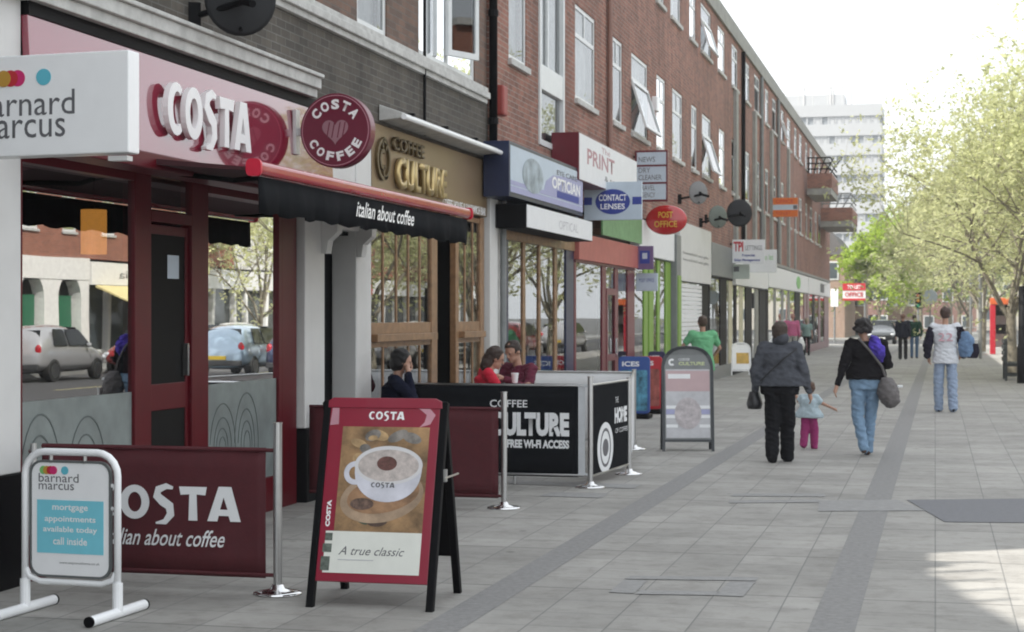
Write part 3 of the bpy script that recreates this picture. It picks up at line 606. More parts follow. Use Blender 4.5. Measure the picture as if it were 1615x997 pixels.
# folded awning over the wooden coffee shop
aw = W('folded_awning', 'white folded awning cassette above the brass letters of the wooden coffee shop', 'awning', (FX+.3, FY(680), 3.8))
q = MB(); ya, yb = FY(592), FY(763)+.35; q.tube([(FX+.31, ya, 3.78), (FX+.31, yb, 3.78)], .03, 12); obj('front_bar', q, WHITE_G, aw, smooth=False)
q = MB(); Fs = Frame((0, ya, 0), (1, 0, 0), (0, 0, 1)); q.prism([(FX+.02, 3.75), (FX+.26, 3.77), (FX+.28, 3.83), (FX+.02, 3.92)], Fs, -(yb-ya)+.1, -.05); obj('housing', q, DIRTYW, aw, bevel=.01)
q = MB()
for k in range(4): yy = ya+.4+k*(yb-ya-.9)/3; q.box(FX+.015, FX+.30, yy, yy+.05, 3.83, 3.86)
objs('bracket', q, BLACK, aw)

# ---- generic shopfront
def shop(name, label, pa, pb, zfa, zfb, fasm, postm, posts, roomm=DARK, riser=.35, head=2.6, fx=.08, riserm=None, door=None):
    t = W(name, label, 'shopfront', (FX, FY((pa+pb)/2), 0)); a, b = FY(pa)+.004, FY(pb)-.004
    q = MB(); q.box(FX-.1, FX+fx, a, b, zfa, zfb); obj('fascia', q, fasm, t, bevel=.008)
    if head < zfa-.02: q = MB(); q.box(FX-.1, FX+.02, a, b, head, zfa-.002); obj('head_rail', q, postm, t)
    for (p, r, mm) in posts:
        q = MB(); q.box(FX-.09, FX+.0, FY(p), FY(r), .01, min(head, zfa)-.002); obj('post', q, mm, t, bevel=.005)
    q = MB(); q.box(FX-.08, FX+.006, a+.01, b-.01, 0, riser); obj('stall_riser', q, riserm or postm, t)
    q = MB(); q.face([(FX-.02, a, riser), (FX-.02, b, riser), (FX-.02, b, head), (FX-.02, a, head)]); obj('window_glass', q, GL, t)
    if door:
        q = MB(); ya, yb = FY(door[0]), FY(door[1]); q.box(FX-.015, FX+.01, ya, ya+.12, .02, 2.2); q.box(FX-.015, FX+.01, yb-.12, yb, .02, 2.2); q.box(FX-.015, FX+.01, ya+.12, yb-.12, 2.08, 2.2); q.box(FX-.015, FX+.009, ya+.12, yb-.12, .9, 1.02); q.box(FX-.015, FX+.009, ya+.12, yb-.12, .02, .3)
        dd = obj('door', q, door[2], t); q = MB(); q.box(FX+.011, FX+.05, yb-.09, yb-.05, .95, 1.3); obj('door_handle', q, CHROME, dd)
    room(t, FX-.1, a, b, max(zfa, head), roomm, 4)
    q = MB(); q.box(FX-1.6, FX-1.1, a+.3*(b-a), a+.75*(b-a), .02, 1.3); q.box(FX-3, FX-2.6, a+.2, b-.2, .02, 1.9); obj('display_shelf', q, mat('shelf_mix', (.2, .17, .13), .7, var=.9, scale=9), t)
    return t
# navy optician
tN = shop('navy_optician_front', 'navy optician shop front with wooden mullions and a pale blue picture fascia box', 791, 905, 2.95, 3.6, NAVY, WOOD, [(791, 802, NAVY), (825, 829, WOOD), (850, 853, WOOD), (875, 879, WOOD), (893, 905, NAVY)], CREAM, head=2.75, riserm=NAVY)
ya, yb = FY(797), FY(912)
zt = FZ(797, 218)
q = MB(); XO = FX+.42; zt, zb = ZZ(221, XO, PXX(802, XO)), ZZ(309, XO, PXX(802, XO)); ya, yb = PXX(803, XO), PXX(919, XO)
q.box(FX+.08, XO, ya, yb, zb, zt); sb = obj('sign_box', q, NAVY, tN, bevel=.006)
F = Frame((XO, ya, zb)); L, Hh = yb-ya, zt-zb
q = MB(); q.rect(F, .05, L-.03, .06, Hh-.05, .001, .004); obj('sign_face', q, PALEB, sb)
q = MB(); q.rect(F, .05, L-.03, .06, .14, .005, .007); q.rect(F, .05, L-.03, Hh*.22, Hh*.30, .005, .007); q.prism([(L*.42, .3*Hh), (L-.03, .3*Hh), (L-.03, Hh*.78), (L*.55, Hh*.66), (L*.45, Hh*.5)], F, .005, .007); obj('sign_print', q, LILAC, sb)
q = MB(); q.ell(F, L*.28, Hh*.5, L*.13, Hh*.33, .0075, .009); obj('sign_print', q, mat('grey_print', (.32, .38, .42), .5, var=.5, scale=5), sb)
q = MB(); q.rect(F, L*.6, L*.93, Hh*.24, Hh*.38, .0075, .009); obj('sign_print', q, BLUEP, sb)
text('OPTICIAN', F, L*.53, Hh*.40, L*.42, Hh*.24, LETW, sb, off=.0095, bold=.03)
text('EYE CARE', F, L*.6, Hh*.7, L*.3, Hh*.1, INK, sb, off=.0095)
XO2 = FX+.5; y2, y3 = PXX(830, XO2), PXX(934, XO2); zt2, zb2 = ZZ(321, XO2, y2), ZZ(359, XO2, y2)
q = MB(); q.box(FX+.09, XO2, y2, y3, zb2, zt2); sb2 = obj('lower_sign_box', q, BLACK, tN, bevel=.006)
F = Frame((XO2, y2, zb2)); q = MB(); q.rect(F, .02, y3-y2-.02, .01, zt2-zb2-.01, .001, .004); obj('sign_face', q, PAPER, sb2)
text('OPTICAL', F, .45*(y3-y2), .25*(zt2-zb2), .3*(y3-y2), .4*(zt2-zb2), mat('faint_print', (.5, .5, .52)), sb2, off=.005)
# maroon post office / card shop
tP = shop('maroon_card_shop_front', 'maroon framed card shop front with a salmon fascia below a white sign box', 906, 1001, 2.62, 3.05, mat('salmon_fascia', (.42, .12, .1), .5), MAROON, [(906, 909, MAROON), (950, 956, MAROON), (970, 975, MAROON), (990, 1001, MAROON)], CREAM, head=2.58, door=(956, 971, MAROON))
q = MB(); XO = FX+.45; y2, y3 = PXX(913, XO), PXX(1004, XO); zt2, zb2 = ZZ(208, XO, y2), ZZ(283, XO, y2); q.box(FX+.025, XO, y2, y3, zb2, zt2); sb = obj('sign_box', q, MAROON, tP, bevel=.006)
F = Frame((XO, y2, zb2)); L, Hh = y3-y2, zt2-zb2; q = MB(); q.rect(F, .02, L, .01, Hh-.01, .001, .004); obj('sign_face', q, PAPER, sb)
text('PRINT', F, L*.12, Hh*.40, L*.45, Hh*.34, mat('pale_red_print', (.45, .25, .27)), sb, off=.005, bold=.02); text('The', F, L*.35, Hh*.78, L*.14, Hh*.13, mat('pale_red_print', (.4, .2, .2)), sb, off=.005); text('& post office', F, L*.4, Hh*.14, L*.5, Hh*.16, INK, sb, off=.005)
q = MB(); q.rect(Frame((FX+.09, FY(940), 3.1)), 0, FY(1003)-FY(940), 0, .5, 0, .03); obj('green_panel', q, mat('soft_green', (.16, .32, .15), .5, var=.2), tP)
# lime shop
tL = shop('lime_green_shop_front', 'lime green framed shop front with a blank white fascia beside the maroon shop', 1002, 1058, 2.9, 3.6, PAPER, LIME, [(1016, 1022, LIME), (1024, 1031, LIME), (1037, 1041, LIME), (1050, 1058, LIME)], CREAM, head=2.88)
q = MB(); q.box(FX-.1, FX+.12, FY(1059), FY(1066), 0, 3.5); pg = W('green_grey_pilaster', 'grey pilaster with green lower half under the red oval sign', 'pilaster', (FX, FY(1062), 0)); obj('shaft', q, GREYP, pg, bevel=.01)
q = MB(); q.box(FX+.121, FX+.14, FY(1060), FY(1065), .1, 2.6); obj('green_casing', q, LIME, pg)
# white shuttered shop
tS = shop('white_shuttered_shop', 'white shop with pale roller shutter and a deep white fascia', 1067, 1117, 2.5, 3.85, WHITE, WHITE, [(1067, 1070, WHITE), (1105, 1117, BLACK)], CREAM, head=2.48)
q = MB()
for i in range(24): z = .06+i*.1; q.box(FX+.01, FX+.03, FY(1070), FY(1105), z, z+.085)
obj('roller_shutter', q, PAPER, tS)
F = Frame((FX+.081, 0, 0))
for z in (2.95, 3.1): text('household and gifts', F, FY(1072), z, FY(1112)-FY(1072), .09, INK, tS, off=.002)
# grey shop, then the long white fascia shops
shop('grey_fascia_shop', 'shop with a plain grey fascia and black columns past the white shutter', 1118, 1155, 2.75, 3.6, GREYP, BLACK, [(1118, 1120, BLACK), (1136, 1146, BLACK), (1150, 1155, CREAM)], CREAM, head=2.7, riserm=GREYP)
shop('pale_fascia_shop', 'shop with pale fascia behind the white projecting letting signs', 1156, 1208, 2.6, 3.5, PAPER, BLACK, [(1158, 1162, BLACK), (1167, 1172, CREAM), (1176, 1186, BLACK), (1191, 1196, CONC), (1198, 1208, DARK)], CREAM, head=2.58)
t1 = shop('long_white_fascia_shop', 'long shop with white fascia bearing a green round emblem and cream windows', 1209, 1272, 2.7, 3.45, PAPER, BLACK, [(1209, 1212, BLACK), (1221, 1224, CONC), (1233, 1236, CONC), (1243, 1246, CONC), (1254, 1262, BLACK), (1268, 1272, MAROON)], CREAM, head=2.68)
q = MB(); Fq = Frame((FX+.082, FY(1256), 3.08)); q.ell(Fq, 0, 0, 1.0, .26, 0, .02); obj('emblem', q, GRN, t1)
t2 = shop('last_white_fascia_shop', 'last shop of the terrace with white fascia, dark emblem and brown columns', 1273, 1307, 2.7, 3.45, PAPER, MAROON, [(1273, 1276, MAROON), (1282, 1285, BLACK), (1291, 1294, MAROON), (1300, 1307, MAROON)], DARK, head=2.68)
q = MB(); Fq = Frame((FX+.082, FY(1294), 3.08)); q.rect(Fq, -1.3, 1.3, -.22, .22, 0, .02); obj('emblem', q, INK, t2)

# ------------------------------------------------------------------ red coffee shop's awning, lamp, round sign
aw = W('red_bar_awning', 'open awning with a glossy red front bar and black valance over the red coffee shop', 'awning', (FX+.6, 13.5, 2.8))
XA = FX+1.12; ya, yb = PXX(402, XA), PXX(737, XA); zb = ZZ(262, XA, ya)
ARED = mat('awning_red', (.33, .008, .022), .25, coat=.5, var=.03)
q = MB(); Fs = Frame((XA, ya, zb), (1, 0, 0), (0, 0, 1)); q.prism(rrect(-.045, .045, -.06, .04, .035, 4), Fs, -(yb-ya), 0); obj('front_bar', q, ARED, aw)
q = MB(); q.prism(rrect(-.055, .055, -.07, .05, .035, 4), Fs, 0, .03); q.prism(rrect(-.055, .055, -.07, .05, .035, 4), Fs, -(yb-ya)-.03, -(yb-ya)); objs('end_cap', q, mat('cap_red', (.55, .01, .04), .3), aw)
q = MB(); n = 60
vt = []
for i in range(n+1):
    y_ = ya+.04+(yb-ya-.08)*i/n; s_ = i/n; h_ = .25+.012*math.sin(i*1.3)
    sw = .012*math.sin(i*.9)+.01*math.sin(i*2.3)
    vt.append([(XA+.005, y_, zb-.07), (XA+.01+sw*.6, y_, zb-.07-h_*.5), (XA+.012+sw*1.5, y_, zb-.07-h_)])
vv = [[q.bm.verts.new(p) for p in r_] for r_ in vt]
for a, b in zip(vv, vv[1:]):
    for j in range(2): q.bm.faces.new((a[j], b[j], b[j+1], a[j+1]))
val = obj('valance', q, BLACKF, aw, smooth=True); val.modifiers.new('solid', 'SOLIDIFY').thickness = .006
F = Frame((XA+.04, PXX(554, XA), zb-.235), (0, 1, 0)); text('italian about coffee', F, 0, 0, PXX(646, XA)-PXX(554, XA), .13, LETW, aw, bold=.012, shear=.35)
q = MB(); q.prism([(FX+.06, 2.80), (FX+.06, 2.845), (XA-.06, zb+.0), (XA-.06, zb-.025)], Frame((0, ya, 0), (1, 0, 0), (0, 0, 1)), -(yb-ya)+.02, -.05); obj('canopy', q, mat('awning_claret', (.05, .01, .014), .8), aw)
q = MB()
for yy in (ya+.5, yb-.6): q.tube([(FX+.08, yy, 2.78), (FX+.6, yy+.35, 2.72), (XA-.03, yy+.05, zb-.02)], .02, 8)
objs('folding_arm', q, BLACK, aw)
# the box awning continues nearer the camera as closed dark soffit
q = MB(); q.box(FX+.10, FX+.36, FY(34), FY(511), 2.74, 2.855); so_ = W('awning_box', 'dark red awning box running under the red fascia above the coffee shop windows', 'awning box', (FX, 12, 2.8)); obj('housing', q, REDP, so_, bevel=.01)
# pendant lamp inside the window
XL = FX-.62; yl = PXX(148, XL); lz0, lz1 = ZZ(401, XL, yl), ZZ(331, XL, yl)
t = W('pendant_lamp', 'glowing amber cylinder pendant lamp behind the coffee shop window', 'lamp', (XL, yl, lz0))
q = MB(); q.tube([(XL, yl, lz0), (XL, yl, lz1)], .098, 24); obj('lamp_shade', q, mat('amber_shade', (.6, .3, .08), .6, emit=(1, .42, .08), es=.33, var=.45, scale=4), t, smooth=False)
q = MB(); q.tube([(XL, yl, lz1), (XL, yl, 2.84)], .008, 6); obj('cord', q, BLACK, t)
q = MB(); q.tube([(XL, yl, 2.80), (XL, yl, 2.84)], .05, 12); obj('ceiling_rose', q, BLACK, t)
# round sign
YR = FY(452); XR = XY(533, YR); zr = ZZ(207, XR, YR); rr = 58.5/FPX*zc(XR, YR)
t = W('round_coffee_sign', 'round claret sign with white lettering and coffee beans on a steel bracket', 'sign', (XR, YR, zr))
F = Frame((XR, YR, zr), (1, 0, 0)); q = MB(); q.ell(F, 0, 0, rr, rr, -.07, .07, 56); obj('disc', q, mat('sign_claret', (.14, .008, .03), .3, var=.05), t, bevel=.008)
q = MB(); q.annulus(F, 0, 0, rr*.93, rr*.95, .0705, .073, 56); q.annulus(F, 0, 0, rr*.93, rr*.95, -.073, -.0705, 56); obj('ring', q, mat('pink_line', (.5, .25, .3)), t)
def arcword(wd, r, a_mid, step, hgt, flip, m_):
    n_ = len(wd)
    for i, ch in enumerate(wd):
        a = a_mid+(i-(n_-1)/2)*step*(1 if flip else -1)
        A = R(a); rad = Vector((math.cos(A), math.sin(A))); up = rad if not flip else -rad; rt = Vector((up.y, -up.x))
        def path(px, py, pz, rad=rad, up=up, rt=rt): q_ = rad*r+rt*(px)+up*(py-hgt/2); return F.p(q_.x, q_.y, pz+.071)
        text(ch, F, 0, 0, hgt*(.32 if ch == 'I' else .85), hgt, m_, t, align='c', path=path, bold=.05, name='letter')
arcword('COSTA', rr*.70, 90, 25, rr*.27, False, LETW); arcword('COFFEE', rr*.70, 270, 24, rr*.25, True, LETW)
BEAN = mat('bean_pink', (.32, .17, .2), .5)
q = MB()
hp = []
for i in range(40):
    s_ = 2*math.pi*i/40; hp.append((.023*rr*16*math.sin(s_)**3, .023*rr*(13*math.cos(s_)-5*math.cos(2*s_)-2*math.cos(3*s_)-math.cos(4*s_))))
q.prism(hp, F, .0705, .075); bn = obj('coffee_beans', q, BEAN, t)
q = MB()
for k in (-.22, -.08, .08, .22): q.prism([(k*rr-.03*rr, -.2*rr), (k*rr-.0*rr, -.2*rr), (k*rr+.08*rr, .22*rr), (k*rr+.05*rr, .22*rr)], F, .0755, .077)
obj('bean_crease', q, mat('sign_claret', (.14, .008, .03)), bn)
q = MB(); q.box(FX+.09, XR-rr+.02, YR-.02, YR+.02, zr-.035, zr+.035); q.box(FX+.075, FX+.11, YR-.05, YR+.05, zr-.2, zr+.2); obj('bracket', q, mat('pale_steel', (.6, .6, .6), .35, metal=.4), t, bevel=.004)

# ------------------------------------------------------------------ projecting signs
def proj(name, label, Y, px0, px1, py0, py1, m_, th=.08, bracket=True):
    x0, x1 = (XY(px0, Y) if px0 is not None else FX+.05), XY(px1, Y); xm = (x0+x1)/2; z1, z0 = ZZ(py0, xm, Y), ZZ(py1, xm, Y)
    t = W(name, label, 'sign', (xm, Y, z0)); q = MB(); q.box(x0, x1, Y, Y+th, z0, z1); obj('panel', q, m_, t, bevel=.006)
    if bracket: q = MB(); q.box(FX+.0, x0-.001, Y+th*.3, Y+th*.7, z1-.14, z1-.10); q.box(FX, x0-.001, Y+th*.3, Y+th*.7, z0+.10, z0+.14); objs('bracket', q, BLACK, t)
    return t, Frame((x0, Y, z0), (1, 0, 0)), x1-x0, z1-z0
YS = 9.0; x1 = XY(203, YS); x0 = FX-.02
t = W('estate_agent_sign', 'large white box sign with coloured dots jutting out at the top left', 'sign', (x1, YS, 2.7))
zb, zt = ZZ(244, x1, YS), ZZ(82, x1, YS); F = Frame((x0, YS, zb), (1, 0, .012), (0, 0, 1)); Lx = x1-x0; Hh = zt-zb
q = MB(); q.rect(F, 0, Lx, 0, Hh, -.14, 0); obj('box', q, WHITE_G, t, bevel=.008)
def ax(px): return XY(px, YS)-x0
def az(py): return ZZ(py, XY(60, YS), YS)-zb
rd = 13/FPX*zc(-5, YS)
for px, mm, n_ in ((69, TEAL, .003), (28, MAG, .003), (17, REDQ, .0045), (6, OCH, .006), (-16, GRN, .003)):
    q = MB(); q.ell(F, ax(px), az(124), rd, rd, .001, n_); obj('dot', q, mm, t)
text('barnard', F, ax(118), az(184), ax(118)-ax(-36), .145, INK, t, align='r', off=.002); text('marcus', F, ax(103), az(219), ax(103)-ax(-42), .108, INK, t, align='r', off=.002)
q = MB(); q.box(x1-.14, x1-.02, YS+.02, YS+.09, zb-.03, zb-.002); obj('sign_foot', q, WHITE, t)
# lens sign
t, F, L, Hh = proj('lens_sign', 'pale blue box sign with a navy oval, projecting beside the navy optician', FY(913), 921, 1012, 287, 347, PALEB)
q = MB(); q.ell(F, L*.5, Hh*.48, L*.30, Hh*.33, .001, .004); q.rect(F, 0, L*.14, Hh*.4, Hh*.6, .001, .003); q.rect(F, L*.84, L, Hh*.4, Hh*.6, .001, .003); obj('oval', q, BLUEP, t)
text('CONTACT', F, L*.5, Hh*.5, L*.48, Hh*.17, LETW, t, off=.005, align='c', bold=.02); text('LENSES', F, L*.5, Hh*.28, L*.42, Hh*.15, LETW, t, off=.005, align='c', bold=.02)
# news sign
t, F, L, Hh = proj('news_agency_sign', 'tall white sign with a dark red border and three panels of print', FY(997), 1001, 1053, 237, 318, MAROON)
for i, (a, b) in enumerate(((.04, .34), (.38, .68), (.72, .96))):
    q = MB(); q.rect(F, L*.07, L*.95, Hh*a, Hh*b, .001, .004); obj('print_panel', q, PALEB, t)
for s_, z_, w_ in (('NEWS', .77, .5), ('DRY', .56, .35), ('CLEANER', .42, .7), ('TRAVEL', .22, .5), ('AGENCY', .08, .5)): text(s_, F, L*.12, Hh*z_, L*w_, Hh*.1, INK, t, off=.005)
# red oval
Yo = FY(1012); t = W('red_oval_sign', 'bulging red oval post office sign with yellow letters', 'sign', (XY(1050, Yo), Yo, 3)); xm = XY(1051, Yo); zm = ZZ(347, xm, Yo); rx = 33/FPX*zc(xm, Yo); rz = 23.5/FPX*zc(xm, Yo)
q = MB(); q.ellipsoid((xm, Yo, zm), (rx, .12, rz), 32, 18); obj('shell', q, mat('post_red', (.45, .012, .015), .2, coat=.8, var=.04), t, smooth=True)
def bulge(F, y_off):
    def f(px, py, pz):
        X_ = px; Z_ = py+y_off; k_ = max(0, 1-(X_/rx)**2-(Z_/rz)**2); return Vector((xm+X_, Yo-.12*math.sqrt(k_)-pz-.002, zm+Z_))
    return f
YEL = mat('post_yellow', (.65, .4, .05), .5)
text('POST', None, 0, 0, rx*.7, rz*.42, YEL, t, align='c', path=bulge(None, rz*.12), bold=.02); text('OFFICE', None, 0, 0, rx*1.1, rz*.42, YEL, t, align='c', path=bulge(None, -rz*.5), bold=.02)
q = MB(); q.box(FX, xm-rx*.9, Yo-.02, Yo+.02, zm-.03, zm+.03); objs('bracket', q, BLACK, t)
t, F, L, Hh = proj('small_blue_sign', 'small square purple and blue sign hanging by the lime green shop', FY(1000), 1004, 1030, 388, 425, lt('purple_sign', (.16, .1, .22)))
q = MB(); q.rect(F, L*.2, L*.8, Hh*.25, Hh*.8, .001, .004); obj('print', q, BLUEP, t); q = MB(); q.rect(F, L*.35, L*.65, Hh*.45, Hh*.7, .0045, .006); obj('print', q, PALEB, t)
t, F, L, Hh = proj('small_white_sign', 'small white rounded sign under the purple and blue one', FY(1000)+.15, 1003, 1037, 431, 459, PALEB)
text('POST OFFICE', F, L*.15, Hh*.5, L*.7, Hh*.2, BLUEP, t, off=.002)
t, F, L, Hh = proj('letting_sign', 'white projecting sign with large red initials above the far shops', FY(1150), 1155, 1206, 378, 415, PAPER)
text('TPI', F, L*.04, Hh*.5, L*.3, Hh*.42, REDQ, t, off=.002, bold=.04); text('LETTINGS', F, L*.4, Hh*.55, L*.52, Hh*.2, INK, t, off=.002); text('Properties', F, L*.3, Hh*.25, L*.4, Hh*.14, BLUEP, t, off=.002, bold=.03); text('Sales Management', F, L*.06, Hh*.05, L*.8, Hh*.14, BLUEP, t, off=.002, bold=.03)
t, F, L, Hh = proj('stepped_white_sign', 'plain white projecting sign half hidden behind the sign with red initials', FY(1168), 1172, 1225, 394, 430, PAPER)
text('to let', F, L*.6, Hh*.55, L*.3, Hh*.25, GRN, t, off=.002)
t, F, L, Hh = proj('pale_green_sign', 'low pale grey sign under the projecting sign with red initials', FY(1150)+.3, 1155, 1182, 417, 440, lt('greygreen', (.45, .5, .45)))
q = MB(); q.rect(F, L*.08, L*.4, Hh*.5, Hh*.85, .001, .003); obj('print', q, INK, t)
OR = lt('orange_print', (.7, .16, .02))
Y_ = FY(1213); t, F, L, Hh = proj('orange_sign', 'orange and white striped letting board high on the terrace wall', Y_, 1219, 1258, 312, 342, OR)
q = MB(); q.rect(F, 0, L, Hh*.36, Hh*.64, .001, .004); obj('print', q, PALEB, t); q = MB(); q.rect(F, L*.82, L*.98, Hh*.40, Hh*.6, .0045, .006); obj('print', q, INK, t)
text('OFFICE', F, L*.12, Hh*.72, L*.7, Hh*.18, REDQ, t, off=.002); text('TO LET', F, L*.12, Hh*.12, L*.6, Hh*.16, REDQ, t, off=.002)

# ------------------------------------------------------------------ satellite dishes
def dish(label, px, py, r, X, m_, yaw=-60, group='satellite dishes on the walls'):
    Y = PXX(px, X); z = ZZ(py, X, Y); t = thing('satellite_dish', label, 'satellite dish', (X, Y, z), R(yaw), group)
    q = MB(); prev = None; rs = [0, .35, .65, .88, 1.0]
    rings = [q.ring(Vector((0, -.18*r*(k_*k_), 0)), Vector((1, 0, 0)), Vector((0, .0, 1)), r*k_, r*k_*1.05, 26) for k_ in rs[1:]]
    q.bm.faces.new(rings[0])
    for a, b in zip(rings, rings[1:]): q.bridge(a, b)
    o = obj('reflector', q, m_, t, smooth=True); o.modifiers.new('s', 'SOLIDIFY').thickness = .012
    q = MB(); q.tube([(0, 0, -r*.9), (0, -r*.9, -r*.5)], .015, 6); q.tube([(0, -r*.85, -r*.5), (0, -r*1.0, -r*.4)], .035, 8); obj('feed_arm', q, BLACK, t)
    q = MB(); q.tube([(0, .02, 0), (0, .12, -.05), (-.05, .3, -.1)], .03, 8); obj('mount', q, BLACK, t)
    # wall bracket in wall direction
    Rm = Matrix.Rotation(-R(yaw), 3, 'Z'); v = Rm @ Vector((FX-X, 0, 0)); q = MB(); q.tube([(0, .1, -.05), (v.x, v.y, -.14)], .025, 8); q.box(v.x-.07, v.x+.07, v.y-.07, v.y+.07, -.25, -.03); obj('wall_bracket', q, BLACK, t)
DG = mat('dish_grey', (.025, .026, .028), .6, spec=.2)
dish('large dark satellite dish cut by the top edge above the red coffee shop', 380, -4, .28, FX+.42, DG, -150)
dish('pale grey satellite dish right of the red oval sign', 1103, 304, .25, FX+.5, mat('dish_pale', (.2, .2, .2)), -140)
dish('greenish grey satellite dish low on the red brick wall', 1134, 342, .27, FX+.5, mat('dish_green', (.12, .14, .12)), -140)
dish('dark satellite dish above the projecting sign with red initials', 1167, 336, .33, FX+.9, DG, -160)

# ------------------------------------------------------------------ banners, barrier posts
def barrier_post(label, px, py, h, group, z_off=0):
    x, y = G(px, py-4) ; t = thing('barrier_post', label, 'post', (x, y, 0), 0, group)
    q = MB(); q.tube([(0, 0, .03), (0, 0, h)], .027, 16); q.tube([(0, 0, h), (0, 0, h+.008)], .03, 16); obj('pole', q, STEEL, t, smooth=False)
    q = MB(); q.loft([(0, 0, 0, .15, .15), (0, 0, .012, .15, .15), (0, 0, .02, .12, .12), (0, 0, .035, .045, .045), (0, 0, .06, .034, .034)], 32); obj('base_plate', q, CHROME, t, smooth=True)
    return t, x, y
g1 = 'steel barrier posts around the cafe tables'
p1, xa, ya = barrier_post('steel barrier post right of the claret banner and left of the easel board', 438, 941, 1.05, g1)
t = W('claret_banner', 'claret canvas banner with large white letters behind the white swing sign', 'banner', (FX+1, ya, 0)); x0 = FX+.12; x1 = XY(419, ya)
def banner(t, x0, x1, Y, z0, z1, m_, wave=.006):
    q = MB(); n = 24; V = []
    for i in range(n+1):
        x = x0+(x1-x0)*i/n; V.append([q.bm.verts.new((x, Y+wave*math.sin(i*.9)*math.sin(j*1.2)+(.004 if j in (0, 6) else 0), z0+(z1-z0)*j/6)) for j in range(7)])
    for a, b in zip(V, V[1:]):
        for j in range(6): q.bm.faces.new((a[j], b[j], b[j+1], a[j+1]))
    o = obj('canvas', q, m_, t, smooth=True); o.modifiers.new('s', 'SOLIDIFY').thickness = .004
    q = MB(); q.tube([(x0, Y, z1-.015), (x1+.06, Y, z1-.015)], .012, 8); q.tube([(x0, Y, z0+.02), (x1+.06, Y, z0+.02)], .012, 8); objs('rail', q, m_ if m_ is CLARET else STEEL, t)
    return o
banner(t, x0, x1, ya, .095, .90, CLARET)
F = Frame((0, ya-.012, 0), (1, 0, 0))
costa(F, XY(145, ya), ZZ(819, XY(250, ya), ya), XY(384, ya)-XY(145, ya), .215, PAPER, t, .002, .002)
text('italian about coffee', F, XY(165, ya), ZZ(860, XY(250, ya), ya), XY(356, ya)-XY(165, ya), .105, PAPER, t, off=.002, bold=.008, shear=.4)
q = MB(); q.tube([(FX+.06, ya, .9), (FX+.06, ya, .05)], .02, 10); q.tube([(FX+.03, ya, .85), (FX+.12, ya, .85)], .015, 8); obj('wall_post', q, STEEL, t)
p2, xb, yb = barrier_post('steel barrier post at the right end of the second claret banner', 795, 806, 1.03, g1)
t = W('second_claret_banner', 'plain claret canvas banner partly hidden behind the easel board', 'banner', (FX+1, yb, 0)); banner(t, FX+.1, XY(786, yb), yb, .09, .90, CLARET)
# black barrier
p3, xc, yc = barrier_post('corner steel barrier post between the two black canvas panels', 931, 773, 1.10, g1)
p4, xd, yd = barrier_post('steel barrier post at the far end of the black side panel', 992, 752, 1.04, g1)
p5, xe, ye = barrier_post('rear steel barrier post behind the black side panel', 1000, 713, 1.02, g1)
t = W('black_front_banner', 'wide black canvas barrier panel with white lettering in front of the cafe tables', 'banner', (xc, yc, 0)); x0, x1 = XY(652, yc), XY(912, yc)
banner(t, x0, x1, yc, .10, 1.03, BLACKF, .003); F = Frame((0, yc-.008, 0), (1, 0, 0))
def zz(py): return ZZ(py, XY(850, yc), yc)
text('COFFEE', F, XY(773, yc), zz(643), XY(832, yc)-XY(773, yc), .075, PAPER, t, off=.002, bold=.01)
text('CULTURE', F, XY(775, yc), zz(688), XY(898, yc)-XY(775, yc), .24, PAPER, t, off=.002, bold=.06)
text('FREE WI-FI ACCESS', F, XY(800, yc), zz(707), XY(898, yc)-XY(800, yc), .085, PAPER, t, off=.002, bold=.05)
q = MB(); q.box(x1+.002, x1+.07, yc-.004, yc+.0, .12, 1.0); q.box(x1-.002, xc, yc-.01, yc+.01, 1.0, 1.03); q.box(x1, xc, yc-.01, yc+.01, .12, .14); obj('end_strap', q, mat('clear_strap', (.5, .52, .54), .3), t)
q = MB()
for k in (.3, .62): q.tube([(x0+(x1-x0)*k, yc, .02), (x0+(x1-x0)*k, yc, .1)], .015, 8)
objs('foot', q, STEEL, t)
t = W('black_side_banner', 'black canvas side panel with a round white logo beside the corner post', 'banner', ((xc+xd)/2, (yc+yd)/2, 0))
u = Vector((xd-xc, yd-yc, 0)); Ls = u.length; F = Frame((xc, yc, 0), u); q = MB(); q.rect(F, .08, Ls-.06, .10, 1.02, -.003, .003); obj('canvas', q, BLACKF, t)
q = MB(); q.ell(F, Ls*.36, .36, .30, .26, .004, .006); lg = obj('logo', q, PAPER, t); q = MB(); q.annulus(F, Ls*.36, .36, .17, .2, .0065, .008); q.ell(F, Ls*.36, .36, .11, .09, .0065, .008); obj('logo_print', q, INK, lg)
text('THE', F, Ls*.62, .80, .12, .06, PAPER, t, off=.005); text('HOME', F, Ls*.60, .58, .5, .17, PAPER, t, off=.005, bold=.06); text('OF COFFEE', F, Ls*.62, .48, .5, .05, PAPER, t, off=.005)
q = MB(); q.tube([(*F.p(0, 1.02).to_2d(), 1.02), (*F.p(Ls, 1.02).to_2d(), 1.02)], .013, 8); q.tube([(*F.p(0, 0).to_2d(), .11), (*F.p(Ls, 0).to_2d(), .11)], .013, 8); objs('rail', q, STEEL, t)
t = W('pale_rear_banner', 'pale unprinted barrier panel closing the far side of the cafe tables', 'banner', (FX+1, ye, 0)); banner(t, FX+.2, xe-.04, ye, .1, 1.0, PAPER, .003)
t = W('pale_side_banner', 'pale barrier panel along the pavement side behind the black logo panel', 'banner', ((xd+xe)/2, (yd+ye)/2, 0)); F = Frame((xd, yd+.0, 0), (xe-xd, ye-yd, 0)); Ls = math.hypot(xe-xd, ye-yd); q = MB(); q.rect(F, .06, Ls-.04, .1, 1.0, -.003, .003); obj('canvas', q, PAPER, t)
q = MB(); q.tube([(*F.p(0, 0).to_2d(), 1.0), (*F.p(Ls, 0).to_2d(), 1.0)], .013, 8); objs('rail', q, STEEL, t)

